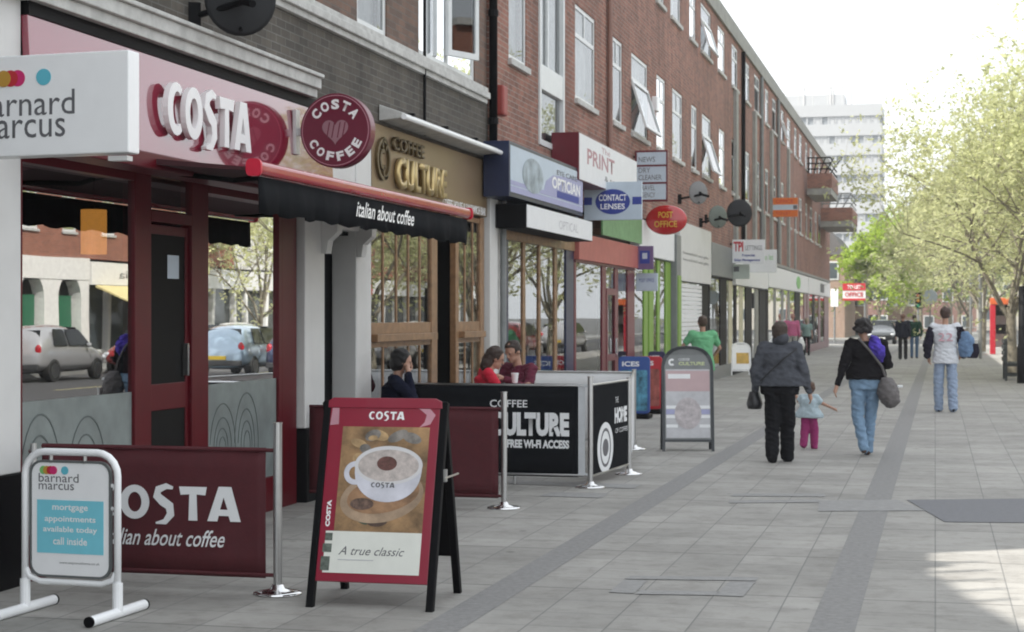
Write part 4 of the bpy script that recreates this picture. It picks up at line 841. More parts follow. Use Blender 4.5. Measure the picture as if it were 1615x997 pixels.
# ------------------------------------------------------------------ easel board with the cup
fl = G(481, 958); fr = G(678, 966); br = G(737, 931)
cx, cy = (fl[0]+fr[0])/2, (fl[1]+fr[1])/2; ang = math.atan2(fr[1]-fl[1], fr[0]-fl[0]); wd = math.hypot(fr[0]-fl[0], fr[1]-fl[1]); dp = .74
t = thing('easel_board', 'black legged easel board with a red framed poster of a white coffee cup', 'sign board', (cx, cy, 0), ang); H = 1.22
v = Vector((0, dp*.47, H)).normalized(); Fb = Frame((-wd/2, 0, 0), (1, 0, 0), v); Lv = H/v.z
vb = Vector((0, -dp*.47, H)).normalized(); Fk = Frame((wd/2, dp, 0), (-1, 0, 0), vb)
for F_, nm in ((Fb, 'leg'), (Fk, 'leg')):
    for s_ in (0, 1): q = MB(); q.rect(F_, s_*(wd-.03)-.0, s_*(wd-.03)+.045, 0, Lv*.985, -.05, 0); obj('leg', q, BLACK, t, bevel=.006)
q = MB(); q.rect(Fb, .045, wd-.03, Lv*.125, Lv*.985, -.03, -.004); fp = obj('front_panel', q, mat('poster_red', (.26, .012, .035), .3, coat=.4, var=.04), t, bevel=.004)
q = MB(); q.prism([(.03, Lv*.95), (wd-.015, Lv*.95), (wd-.02, Lv*.985), (wd-.06, Lv*1.0), (.06, Lv*1.0), (.03, Lv*.985)], Fb, -.045, .003); obj('top_rail', q, MATS['poster_red'], t, bevel=.004)
q = MB(); q.rect(Fk, .045, wd-.03, Lv*.2, Lv*.985, -.03, -.008); obj('back_panel', q, BLACK, t)
a0, a1 = .115, wd-.085
KP = 1.12
q = MB(); q.rect(Fb, a0+.02, a1, Lv*.36, Lv*.86, -.0035, -.002); 
pho = obj('poster_photo', q, mat('wood_table_print', (.3, .18, .085), .5, var=.6, scale=6), fp)
q = MB(); q.rect(Fb, a0-.03, a1, Lv*.165, Lv*.36, -.0035, -.002); obj('poster_caption_panel', q, lt('cream_print', (.74, .75, .69)), fp)
text('A true classic', Fb, a0+.06, Lv*.25, (a1-a0)*.72, .05, INK, fp, off=-.001, shear=.4)
q = MB(); q.rect(Fb, a0+.06, a0+.28, Lv*.225, Lv*.229, -.0015, -.0005); obj('poster_print', q, mat('faint_print', (.4, .4, .4)), fp)
costa(Fb, wd*.38, Lv*.895, wd*.30, .05, LETW, fp, .001, -.003, 'poster_lettering', False)
# swash ribbons at both top corners
q = MB(); q.prism([(wd-.20, Lv*.965), (wd-.11, Lv*.965), (wd-.055, Lv*.92), (wd-.085, Lv*.875), (wd-.15, Lv*.86), (wd-.12, Lv*.885), (wd-.11, Lv*.92), (wd-.15, Lv*.945)], Fb, -.0035, -.002); q.prism([(.06, Lv*.96), (.10, Lv*.955), (.105, Lv*.87), (.05, Lv*.865)], Fb, -.0035, -.002); obj('poster_ribbon', q, mat('pink_ribbon', (.5, .25, .3), .5), fp)
def sidetxt(px, py, pz): return Fb.p(.105-py, Lv*.38+px, pz)
text('COSTA', None, 0, 0, .16, .028, LETW, fp, off=-.003, bold=.05, path=sidetxt)
Bc = mat('bw_print', (.1, .12, .1), .5, var=.9, scale=30)
q = MB(); q.rect(Fb, .07, .125, Lv*.175, Lv*.24, -.0015, 0); q.rect(Fb, .075, .13, Lv*.26, Lv*.30, -.0015, 0); q.rect(Fb, .085, .13, Lv*.315, Lv*.35, -.0015, 0); obj('poster_print', q, Bc, fp)
def EL(cx_, cy_, rx_, ry_, n0, m_, nm='poster_print', tilt=0, a0_=0, a1_=360, par=pho):
    q = MB(); pts = []
    for i in range(40 if a1_-a0_ == 360 else 41):
        A = R(a0_+(a1_-a0_)*i/40); x_, y_ = rx_*math.cos(A), ry_*math.sin(A); pts.append((cx_+x_*math.cos(tilt)-y_*math.sin(tilt), cy_+x_*math.sin(tilt)+y_*math.cos(tilt)))
    q.prism(pts, Fb, n0, n0+.0008); return obj(nm, q, m_, par)
pw = a1-a0; cxx = a0+pw*.58; cyy = Lv*.66
BLUR = [mat('green_blur', (.10, .12, .08), .6, var=.6, scale=12), mat('tan_blur', (.42, .28, .14), .6, var=.5, scale=9), mat('brown_blur', (.09, .055, .04), .6, var=.7, scale=14), mat('grey_blur', (.22, .2, .18), .6, var=.6, scale=12)]
rp = random.Random(4)
for k in range(16):
    ex, ey = rp.uniform(.14, .86), (rp.uniform(.70, .83) if k % 2 else rp.uniform(.40, .52)); EL(a0+.02+(pw-.02)*ex, Lv*ey, pw*rp.uniform(.05, .12), Lv*rp.uniform(.012, .028), -.0019+k*.00002, BLUR[k % 4], tilt=rp.uniform(-.5, .5))
EL(cxx-.028, Lv*.525, pw*.46, Lv*.12, -.0014, mat('saucer_print', (.38, .27, .18), .5, var=.35, scale=7), tilt=R(12)); EL(cxx-.02, Lv*.535, pw*.40, Lv*.085, -.0005, mat('saucer_inner', (.3, .17, .09), .5, var=.5, scale=8), tilt=R(12))
CUPW = lt('cup_print', (.6, .6, .66), var=.22, scale=5)
q = MB(); q.annulus(Fb, cxx-pw*.36, cyy-.03, .04, .072, .0002, .001, 24); obj('poster_print', q, CUPW, pho)
q = MB(); pts = [(cxx-pw*.37, cyy+.02)]+[(cxx-pw*.37*math.cos(R(a)), cyy+.02-Lv*.175*math.sin(R(a))**.75) for a in range(8, 180, 8)]+[(cxx+pw*.37, cyy+.02)]; q.prism(pts, Fb, .0011, .0018); obj('poster_print', q, CUPW, pho)
EL(cxx, cyy+.02, pw*.375, Lv*.092, .002, lt('cup_rim_print', (.66, .65, .66))); EL(cxx, cyy+.018, pw*.335, Lv*.076, .003, mat('foam_print', (.52, .46, .43), .6, var=.3, scale=25)); EL(cxx-.01, cyy+.03, pw*.11, Lv*.034, .004, mat('cocoa_print', (.14, .06, .05), .6, var=.4, scale=40))
costa(Fb, cxx-.10, cyy-.115, .15, .03, INK, pho, .0006, .0024, 'poster_lettering', False)
EL(a0+pw*.32, Lv*.49, pw*.13, Lv*.028, .001, mat('biscuit_print', (.13, .08, .06), .6, var=.8, scale=25))
q = MB(); q.tube([(wd/2+.03, .32*dp*.9, H*.62), (wd/2+.03, dp-.32*dp*.9, H*.62)], .006, 6); q.box(wd/2+.012, wd/2+.03, .24, .28, H*.6, H*.66); obj('stay', q, STEEL, t)

# ------------------------------------------------------------------ white swing sign
gl_ = G(45, 975); gr_ = G(183, 990)
ax0, ay0 = G(42, 965); bx0, by0 = G(182, 975); W_ = math.hypot(bx0-ax0, by0-ay0)
cx, cy = G(112, 971); t = thing('swing_sign', 'white tubular swing sign with a cyan panel standing at the lower left', 'sign board', (cx, cy, 0), R(-3)); hw = .30; Hs = .935
q = MB(); pts = [(-hw, 0, .07)]+[(-hw, 0, Hs-.13)]+[(-hw+.13-.13*math.cos(R(a)), 0, Hs-.13+.13*math.sin(R(a))) for a in (15, 35, 55, 75, 90)]+[(hw-.13+.13*math.sin(R(a)), 0, Hs-.13+.13*math.cos(R(a))) for a in (0, 15, 35, 55, 75, 90)]+[(hw, 0, .07)]
q.tube(pts, .021, 14); q.tube([(-hw, 0, .27), (-hw+.03, 0, .215), (-hw+.1, 0, .19), (hw-.1, 0, .19), (hw-.03, 0, .215), (hw, 0, .27)], .018, 10); obj('frame', q, WHITE_G, t, smooth=True)
for s_ in (-1, 1):
    q = MB(); q.tube([(s_*hw, -.30, .03), (s_*hw, .30, .03)], .03, 14); q.tube([(s_*hw, 0, .03), (s_*hw, 0, .2)], .03, 12); ft = obj('foot', q, WHITE_G, t)
    for e_ in (-1, 1): q = MB(); q.tube([(s_*hw, e_*.30, .03), (s_*hw, e_*.315, .03)], .031, 14); obj('end_cap', q, BLACK, ft)
Fs = Frame((0, -.008, 0), (1, 0, 0)); q = MB(); q.prism(rrect(-.258, .258, .222, .882, .07), Fs, -.016, 0); pn = obj('panel', q, WHITE_G, t, bevel=.003)
q = MB(); q.annulus(Fs, 0, 0, 0, .001, 0, .001, 3) if False else None
inner = rrect(-.25, .25, .230, .874, .065); outer = rrect(-.263, .263, .217, .887, .075)
for n0_, n1_ in ((-.018, .004),):
    a_ = [q.bm.verts.new(Fs.p(*p, n1_)) for p in outer]; b_ = [q.bm.verts.new(Fs.p(*p, n1_)) for p in inner]; c_ = [q.bm.verts.new(Fs.p(*p, n0_)) for p in outer]; d_ = [q.bm.verts.new(Fs.p(*p, .0005)) for p in inner]
    q.bridge(a_, b_); q.bridge(c_, a_); q.bridge(b_, d_)
obj('panel_rim', q, mat('grey_rim', (.12, .13, .13), .5), pn)
q = MB(); q.rect(Fs, -.215, .215, .355, .66, .001, .0025); obj('cyan_panel', q, lt('sky_print', (.2, .6, .72)), pn)
for s_, z_, w_ in (('mortgage', .592, .23), ('appointments', .527, .33), ('available today', .468, .35), ('call inside', .405, .22)): text(s_, Fs, 0, z_, w_, .042, LETW, pn, align='c', off=.003, bold=.015)
text('www.sequencehome.co.uk', Fs, .19, .292, .26, .018, INK, pn, align='r', off=.002)
text('barnard', Fs, -.205, .762, .26, .05, INK, pn, off=.002); text('marcus', Fs, -.205, .718, .23, .035, INK, pn, off=.002)
for x_, mm, n_ in ((-.175, GRN, .002), (-.152, OCH, .003), (-.128, REDQ, .004), (-.108, MAG, .005), (-.035, TEAL, .002)): q = MB(); q.ell(Fs, x_, .83, .024, .024, .001, n_); obj('dot', q, mm, pn)
q = MB()
for x_ in (-.13, .09): q.tube([(x_, 0, .87), (x_, 0, .915)], .012, 8)
objs('hanging_clip', q, STEEL, t)
q = MB()
for z_ in (.62, .75): q.tube([(.245, 0, z_), (.27, 0, z_)], .012, 8)
objs('side_pin', q, WHITE_G, t)

# ------------------------------------------------------------------ arched cafe board, news boards, small white board
def arched_board(name, label, pxl, pxr, py, h, frame_m, rotz=0, dome=.2, th=.03, spread=.35):
    a = G(pxl, py); b = G(pxr, py); wd = math.hypot(b[0]-a[0], b[1]-a[1]); t = thing(name, label, 'sign board', ((a[0]+b[0])/2, (a[1]+b[1])/2, 0), math.atan2(b[1]-a[1], b[0]-a[0])+rotz)
    panels = []
    for s_ in (0, 1):
        v = Vector((0, (spread/2) if s_ == 0 else -(spread/2), h)).normalized(); F_ = Frame((-wd/2, 0, 0), (1, 0, 0), v) if s_ == 0 else Frame((wd/2, spread, 0), (-1, 0, 0), v); L = h/v.z
        arch = [(wd/2+(wd/2)*math.cos(R(x)), L-dome-.0+dome*math.sin(R(x))) for x in range(0, 181, 15)]
        arch = [(wd/2+(wd/2)*math.copysign(abs(math.cos(R(x)))**.75, math.cos(R(x))), L-dome+dome*math.sin(R(x))) for x in range(0, 181, 15)]
        q = MB(); fw = .035; inn = [(wd/2+(p[0]-wd/2)*(1-2*fw/wd), p[1]-fw if p[1] > L-dome+.01 else p[1]) for p in arch]
        O = [(0, 0)]+[(wd, 0)][:0]; 
        ol = [(wd, 0)]+arch+[(0, 0), (fw, 0)]+[(inn[-1][0], inn[-1][1])]+inn[::-1][1:]+[(wd-fw, 0)]
        q.prism(ol, F_, -th, 0); 
        q.rect(F_, fw+.0005, wd-fw-.0005, .12, .15, -th+.004, -.004); obj('frame', q, frame_m, t)
        q = MB(); pl = [(wd-fw-.001, .151)]+[(min(max(p[0], fw+.001), wd-fw-.001), p[1]-.001) for p in inn]+[(fw+.001, .151)]; q.prism(pl, F_, -th*.7, -th*.3); pn = obj('panel', q, GREYP, t); panels.append((pn, F_, L, wd))
    return t, panels
t, P = arched_board('arched_cafe_board', 'dark framed arch topped pavement board with a pale pink poster', 1045, 1127, 712, 1.33, mat('dark_slate', (.035, .04, .045), .4), dome=.27)
pn, F_, L, wd = P[0]
q = MB(); q.rect(F_, .05, wd-.05, .17, L-.30, -.008, -.006); po = obj('poster', q, lt('pale_poster', (.5, .5, .52), var=.12, scale=9), pn)
q = MB(); q.rect(F_, .05, wd-.05, L-.58, L-.32, -.0055, -.0045); obj('poster_print', q, lt('pink_poster', (.5, .36, .37)), po)
q = MB(); q.rect(F_, .08, wd*.55, L-.42, L-.36, -.004, -.003); 
for z_ in (.30, .42, .54): q.rect(F_, .05, wd*.3, z_, z_+.04, -.004, -.003); q.rect(F_, wd*.72, wd-.05, z_, z_+.04, -.004, -.003)
obj('poster_print', q, PAPER, po)
q = MB(); q.rect(F_, .05, wd*.3, .47, .53, -.0042, -.0032); q.rect(F_, wd*.72, wd-.05, .47, .53, -.0042, -.0032); obj('poster_print', q, LILAC, po)
q = MB(); q.ell(F_, wd*.5, .48, .17, .2, -.003, -.002); obj('poster_print', q, lt('cup_pale', (.46, .42, .43), var=.3, scale=14), po)
text('COFFEE', F_, wd*.33, L-.19, .14, .03, PAPER, pn, off=-.008); text('CULTURE', F_, wd*.33, L-.25, .33, .045, lt('yellow_print', (.5, .55, .3)), pn, off=-.008, bold=.04)
q = MB(); q.annulus(F_, wd*.2, L-.21, .02, .045, -.008, -.007, 20, R(50), R(310)); obj('logo', q, PAPER, pn)
t, P = arched_board('small_white_board', 'small white arch topped pavement board with a yellow square', 1153, 1185, 592, .94, WHITE_G, dome=.2); pn, F_, L, wd = P[0]
q = MB(); q.prism([(wd-.04, .16), (wd-.04, L-.1), (wd-.15, L-.04), (.15, L-.04), (.04, L-.1), (.04, .16)], F_, -.008, .0); obj('poster', q, WHITE_G, pn)
q = MB(); q.rect(F_, wd*.28, wd*.9, L*.35, L*.68, .001, .003); obj('yellow_print', q, lt('amber_print', (.6, .38, .08), var=.3, scale=6), pn)
q = MB(); q.rect(P[1][1], .04, wd-.04, .16, L-.2, -.01, .0); obj('poster', q, WHITE_G, P[1][0])
def news_board(label, pxl, pxr, py, h, m1, m2, yoff=0, grp='upright printed boards outside the card shop'):
    a = G(pxl, py); b = G(pxr, py); wd = math.hypot(b[0]-a[0], b[1]-a[1]); t = thing('display_board', label, 'sign board', ((a[0]+b[0])/2, (a[1]+b[1])/2+yoff, 0), 0, grp)
    F_ = Frame((-wd/2, 0, 0), (1, 0, 0)); q = MB(); q.prism(rrect(0, wd, .08, h, .06), F_, -.05, 0); pn = obj('panel', q, m1, t, bevel=.006)
    q = MB(); q.prism(rrect(.04, wd-.04, .13, h*.78, .03), F_, .001, .003); obj('print', q, m2, pn)
    q = MB(); q.box(-wd/2-.02, wd/2+.02, -.16, .2, 0, .08); obj('base', q, BLACK, t, bevel=.02)
    text('ICES', F_, wd*.12, h*.84, wd*.55, h*.08, LETW, pn, off=.002, bold=.03)
    return t
BL = lt('board_blue', (.04, .09, .3), var=.1)
news_board('blue printed board standing nearest the black barrier', 975, 1025, 660, 1.03, BL, mat('teal_pictures', (.08, .25, .36), .5, var=.9, scale=7))
news_board('red edged board just behind the blue printed board', 990, 1031, 657, 1.0, REDQ, mat('red_pictures', (.35, .1, .08), .5, var=.6, scale=6), .9)
news_board('dark board with pale pictures beside the arched board', 1022, 1049, 634, 1.0, lt('board_navy', (.03, .03, .08)), mat('lilac_pictures', (.3, .3, .42), .5, var=.7, scale=6))

# ------------------------------------------------------------------ tables and chairs in the cafe pens
def cafe_chair(label, x, y, rot):
    t = thing('cafe_chair', label, 'chair', (x, y, 0), rot, 'cafe chairs behind the barriers')
    q = MB(); q.box(-.2, .2, -.2, .2, .44, .47); obj('seat', q, mat('chair_wicker', (.09, .07, .05), .7, var=.4, scale=40), t, bevel=.01)
    q = MB(); q.box(-.2, .2, -.22, -.19, .55, .86); obj('backrest', q, MATS['chair_wicker'], t, bevel=.01)
    for sx in (-1, 1):
        q = MB(); q.tube([(sx*.19, .18, 0), (sx*.19, .18, .44)], .014, 8); obj('leg', q, STEEL, t); q = MB(); q.tube([(sx*.19, -.2, 0), (sx*.19, -.2, .86)], .014, 8); obj('leg', q, STEEL, t)
    return t
def cafe_table(label, x, y):
    t = thing('cafe_table', label, 'table', (x, y, 0), 0, 'round cafe tables behind the barriers')
    q = MB(); q.tube([(0, 0, .72), (0, 0, .745)], .35, 32); obj('tabletop', q, STEEL, t); q = MB(); q.tube([(0, 0, .03), (0, 0, .72)], .03, 12); obj('column', q, STEEL, t); q = MB(); q.loft([(0, 0, 0, .22, .22), (0, 0, .02, .2, .2), (0, 0, .04, .04, .04)], 24); obj('foot', q, BLACK, t)

# ------------------------------------------------------------------ PEOPLE
def remesh(name, mb, m, parent, vox, smooth_it=3, fold=0, seed=0):
    o = obj(name, mb, None, None); r = o.modifiers.new('r', 'REMESH'); r.mode = 'VOXEL'; r.voxel_size = vox; r.use_smooth_shade = True
    s = o.modifiers.new('s', 'SMOOTH'); s.iterations = smooth_it; s.factor = .5
    bpy.context.view_layer.update(); me = bpy.data.meshes.new_from_object(o.evaluated_get(bpy.context.evaluated_depsgraph_get())); old = o.data
    if fold:
        nn = [v.normal.copy() for v in me.vertices]
        for v, n_ in zip(me.vertices, nn):
            c = v.co; a_ = noise.noise(Vector((c.x*7+seed, c.y*7, c.z*16+c.x*6))); b_ = noise.noise(Vector((c.x*17, c.y*17+seed, c.z*30)))
            v.co = c+n_*fold*((1-2*abs(a_))*.9-.5+b_*.5)
    bpy.data.objects.remove(o); bpy.data.meshes.remove(old); return obj(name, me, m, parent, smooth=True)
SKIN = mat('skin_light', (.42, .24, .17), .5, var=.08, scale=10); SKIN2 = mat('skin_tan', (.3, .16, .1), .5, var=.08, scale=10)
def cloth(name, c, var=.18, scale=18): return mat(name, c, .9, var=var, scale=scale, bump=.4, spec=.5 if max(c) > .1 else .05)
def person(label, x, y, rot, H=1.7, J={}, top=None, top_hem=.88, sleeve='long', bulk=1.0, bottom=None, shoe=BLACK, hair=None, hairc=(.02, .015, .012), vox=.012, head_rot=(0, 0), skin=SKIN, hipw=1.0, seated=False, leg_flare=1.0, child=False, group=None, z=0, curl=.6):
    k = H/1.7; t = thing('person', label, 'person', (x, y, z), rot, group)
    P = dict(hl=(-.09, 0, .92), hr=(.09, 0, .92), kl=(-.10, .02, .49), kr=(.10, .02, .49), al=(-.10, -.02, .09), ar=(.10, -.02, .09),
             sl=(-.185, 0, 1.385), sr=(.185, 0, 1.385), el=(-.235, -.02, 1.11), er=(.235, -.02, 1.11), wl=(-.25, .05, .86), wr=(.25, .05, .86), pel=(0, 0, .95), ch=(0, 0, 1.25), nk=(0, -.005, 1.43), hd=(0, .015, 1.585))
    P.update(J); P = {a: Vector(b) for a, b in P.items()}
    hd = P['hd']; yaw, pitch = head_rot; RM = Matrix.Rotation(yaw, 3, 'Z') @ Matrix.Rotation(pitch, 3, 'X')
    hs = 1.18 if child else 1.0
    lr = 1.45 if child else 1.0
    def h(p): return hd+RM @ (Vector(p)*hs)
    # body
    b = MB(); b.ellipsoid(h((0, -.005, .02)), (.074*hs, .094*hs, .098*hs), 18, 12, RM); b.ellipsoid(h((0, .025, -.05)), (.055*hs, .066*hs, .062*hs), 14, 10, RM)
    b.capsule(h((0, .092, .015)), h((0, .104, -.018)), .008*hs, .014*hs, 8); b.ellipsoid(h((0, .078, -.085)), (.024*hs, .018*hs, .016*hs), 10, 6, RM)
    for s_ in (-1, 1): b.ellipsoid(h((s_*.076, -.005, -.008)), (.012*hs, .02*hs, .03*hs), 8, 6, RM); b.ellipsoid(h((s_*.03, .08, .028)), (.02*hs, .012*hs, .008*hs), 8, 6, RM)
    b.capsule(h((0, .082, -.052)), h((0, .084, -.054)), .016*hs, .016*hs, 8)
    b.capsule(P['nk']-Vector((0, 0, .05)), h((0, -.02, -.05)), .056, .05, 12)
    b.loft([(P['pel'].x, P['pel'].y, P['pel'].z-.06, .13*hipw, .09), (P['pel'].x, P['pel'].y, P['pel'].z+.08, .12*hipw, .085), (P['ch'].x, P['ch'].y, P['ch'].z-.05, .12, .085), (P['ch'].x, P['ch'].y, P['ch'].z+.06, .14, .09), (P['nk'].x, P['nk'].y, P['nk'].z-.06, .10, .06)])
    for s_ in 'lr':
        S, E, Wr = P['s'+s_], P['e'+s_], P['w'+s_]; b.capsule(P['ch']+Vector((0, 0, .1)), S, .05, .05); b.capsule(S, E, .044*lr, .035*lr); b.capsule(E, Wr, .035*lr, .024*lr)
        d = (Wr-E).normalized(); sgn = -1 if s_ == 'l' else 1; side = Vector((0, 1, 0)) if abs(d.y) < .8 else Vector((-sgn, 0, 0)); side = (side-d*side.dot(d)).normalized(); pn = d.cross(side)*(1 if s_ == 'r' else -1)
        pn = pn if pn.dot(Vector((-sgn, 0, 0))) > 0 else -pn
        b.capsule(Wr+d*.02, Wr+d*.075, .027*lr, .03*lr, 8)
        for i, (o_, L_) in enumerate(((.026, .066), (.009, .075), (-.009, .07), (-.025, .054))):
            r0 = Wr+d*.085+side*o_; m0 = r0+(d*math.cos(curl*.5)+pn*math.sin(curl*.5))*L_*.5; m1 = m0+(d*math.cos(curl*1.4)+pn*math.sin(curl*1.4))*L_*.5; b.capsule(r0, m0, .0095*lr, .009*lr, 6); b.capsule(m0, m1, .009*lr, .0075*lr, 6)
        tb = Wr+d*.03+side*.02; tm = tb+(d*.7+side*.7+pn*.3).normalized()*.04; b.capsule(tb, tm, .012, .0105, 6); b.capsule(tm, tm+(d*.9+side*.25+pn*.4).normalized()*.032, .0105, .009, 6)
        b.capsule(P['pel']-Vector((0, 0, .02)), P['h'+s_], .08, .08); b.capsule(P['h'+s_], P['k'+s_], .07, .048); b.capsule(P['k'+s_], P['a'+s_], .046, .032); A = P['a'+s_]; b.capsule(A-Vector((0, .01, .03)), A+Vector((0, .11, -.05)), .03, .025)
    def scale(mb_):
        for v in mb_.bm.verts: v.co *= k
        return mb_
    body = remesh('body', scale(b), skin, t, vox*.75 if not child else vox*.8)
    # eyes and mouth
    for s_ in (-1, 1): q = MB(); q.ellipsoid(h((s_*.03, .086, .014)), (.012, .006, .006), 8, 6, RM); obj('eye', scale(q), mat('eye_dark', (.03, .02, .02), .3), t, smooth=True)
    q = MB(); q.ellipsoid(h((0, .099, -.053)), (.02, .005, .006), 8, 6, RM); obj('mouth', scale(q), mat('lips', (.33, .1, .09), .5), t, smooth=True)
    # top
    if top:
        b = MB(); hem = top_hem; hw_ = .155*bulk; pel, ch, nk = P['pel'], P['ch'], P['nk']; hz = hem if not seated else hem
        b.loft([(pel.x, pel.y, hz, hw_*1.04*hipw, .118*bulk), (pel.x, pel.y, hz+.1, hw_*1.02*hipw, .118*bulk), ((pel.x+ch.x)/2, (pel.y+ch.y)/2, (hz+.12+ch.z)/2+.0, hw_*.97, .112*bulk), (ch.x, ch.y, ch.z, .165*bulk, .122*bulk), (ch.x, ch.y-.008, ch.z+.09, .175*min(bulk, 1.12), .112*bulk), (nk.x, nk.y-.01, nk.z-.04, .11, .075), (nk.x, nk.y-.008, nk.z-.0, .062, .062)], 22)
        for s_ in 'lr':
            S, E, Wr = P['s'+s_], P['e'+s_], P['w'+s_]; b.capsule(ch+Vector((0, 0, .1)), S, .07*bulk, .068*bulk); b.capsule(S, S.lerp(E, 1 if sleeve == 'long' else .62), .069*bulk, .054*bulk)
            if sleeve == 'long': b.capsule(E, Wr-(Wr-E).normalized()*.02, .053*bulk, .042)
        # folds
        for v in b.bm.verts:
            n_ = noise.noise(Vector((v.co.x*9, v.co.y*9, v.co.z*7))+Vector((x, y, 0))); v.co += Vector((n_, n_*.8, 0))*.006
        remesh('top', scale(b), top, t, vox*.85, 2, .011*k, x*3)
    # trousers
    if bottom:
        b = MB(); pel = P['pel']
        b.loft([(pel.x, pel.y, pel.z-.12, .16*hipw, .12), (pel.x, pel.y, pel.z-.02, .165*hipw, .122*(.9+.1*hipw)), (pel.x, pel.y, pel.z+.06, .142*hipw, .105)], 22)
        for s_ in 'lr':
            b.capsule(P['h'+s_]+Vector((0, 0, -.02)), P['k'+s_], .092*(.6+.4*hipw), .068*leg_flare); b.capsule(P['k'+s_], P['a'+s_]-Vector((0, 0, .02)), .067*leg_flare, .058*leg_flare)
        for v in b.bm.verts:
            n_ = noise.noise(Vector((v.co.x*8, v.co.y*8, v.co.z*11))+Vector((x, 3, y))); v.co += Vector((n_, n_, 0))*.007
        remesh('trousers', scale(b), bottom, t, vox*.85, 2, .012*k, y*3)
    for s_ in 'lr':
        A = P['a'+s_]; q = MB(); heel = A+Vector((0, -.035, -.055)); toe = A+Vector((0, .14, -.062))
        if A.z > .13: toe = A+Vector((0, .09, -.12))
        q.capsule(heel, toe, .036, .038, 12); q.capsule(A+Vector((0, 0, -.02)), heel+Vector((0, .03, 0)), .04, .036, 10); remesh('shoe', scale(q), shoe, t, vox)
    # hair
    if hair:
        q = MB(); q.ellipsoid(h((0, -.018, .038)), (.086*hs, .1*hs, .092*hs), 18, 12, RM)
        if hair == 'bob': q.ellipsoid(h((0, -.035, -.01)), (.1*hs, .085*hs, .1*hs), 16, 10, RM); q.ellipsoid(h((0, -.03, .04)), (.098*hs, .1*hs, .1*hs), 16, 10, RM)
        if hair == 'short': q.ellipsoid(h((0, -.045, .0)), (.076*hs, .065*hs, .075*hs), 14, 9, RM)
        if hair == 'long': q.ellipsoid(h((0, -.06, -.06)), (.095*hs, .07*hs, .14*hs), 16, 10, RM); q.ellipsoid(h((0, -.03, .03)), (.096*hs, .1*hs, .1*hs), 16, 10, RM)
        if hair == 'curly':
            rr_ = random.Random(5)
            for _ in range(40): a_ = rr_.uniform(0, 6.28); e_ = rr_.uniform(-.6, 1.5); d_ = Vector((math.cos(a_)*math.cos(e_)*.095, math.sin(a_)*math.cos(e_)*.1-.035, math.sin(e_)*.095+.02)); q.ellipsoid(h(d_), (.035, .035, .035), 8, 6)
        # keep the face clear
        for v in q.bm.verts:
            L_ = RM.transposed() @ (v.co-hd)/hs
            if hair != 'curly' and L_.y > .045 and L_.z < .062: L_.y = .045-(.062-L_.z)*.55; v.co = hd+RM @ (L_*hs)
            else:
                n_ = noise.noise(v.co*22); v.co += (v.co-hd).normalized()*n_*.012
        remesh('hair', scale(q), mat('hair_%02d%02d' % (int(hairc[0]*99), int(hairc[1]*99)), hairc, .55, var=.4, scale=60, bump=.6), t, vox*.8, 1, .009*k, x)
    return t, P, k
# grey jacket woman
x, y = G(1230, 729); tp, P, k = person('woman in a grey jacket and black trousers walking beside a small child', x, y, R(3), 1.63, J=dict(el=(-.30, -.02, 1.1), wl=(-.30, .04, .83), er=(.285, -.02, 1.1), wr=(.35, .06, .85), kl=(-.088, .0, .49), al=(-.088, -.10, .10), kr=(.092, .06, .49), ar=(.085, .10, .09)),
    top=cloth('grey_jacket', (.078, .083, .097)), top_hem=.93, bulk=1.38, hipw=1.45, bottom=cloth('black_trousers', (.014, .014, .016)), hair='bob', hairc=(.05, .032, .022), leg_flare=1.5)
q = MB(); q.capsule((-.0, .01, 1.43), (.02, -.02, 1.45), .095, .09); remesh('collar', q, MATS['grey_jacket'], tp, .012) 
t = thing('handbag', 'black handbag in the left hand of the woman in the grey jacket', 'handbag', (x-.30, y+.05, .62), R(3)); q = MB(); q.loft([(0, 0, 0, .08, .14), (0, 0, .06, .095, .15), (0, 0, .2, .06, .11)], 16); obj('bag', q, mat('black_leather', (.012, .012, .014), .4), t, smooth=True)
q = MB(); q.tube([(0, -.09, .18), (0, -.06, .27), (0, .06, .27), (0, .09, .18)], .01, 8); obj('strap', q, MATS['black_leather'], t)
# cross strap on back
q = MB(); q.tube([(.2, -.14, 1.33), (.06, -.185, 1.22), (-.1, -.188, 1.07), (-.22, -.12, .95)], .009, 6); obj('shoulder_strap', q, MATS['black_leather'], tp)
# child
x, y = G(1276, 708); person('small child in a pale blue top and magenta trousers with one arm out', x, y, R(-10), .87, J=dict(nk=(.02, 0, 1.36), hd=(.05, .02, 1.53), sl=(-.17, 0, 1.28), sr=(.17, 0, 1.28), el=(-.27, 0, 1.2), wl=(-.34, .05, 1.32), er=(.33, .02, 1.15), wr=(.58, .08, 1.03), ch=(0, 0, 1.18), kl=(-.1, -.03, .45), al=(-.11, -.12, .14), kr=(.12, .06, .47), ar=(.12, .06, .09)),
    top=cloth('child_top', (.45, .55, .6)), sleeve='short', top_hem=.78, bulk=1.55, hipw=1.5, bottom=cloth('magenta_trousers', (.3, .03, .14)), shoe=mat('white_shoes', (.6, .6, .6)), hair='bob', hairc=(.1, .05, .03), child=True, leg_flare=1.75, vox=.012)
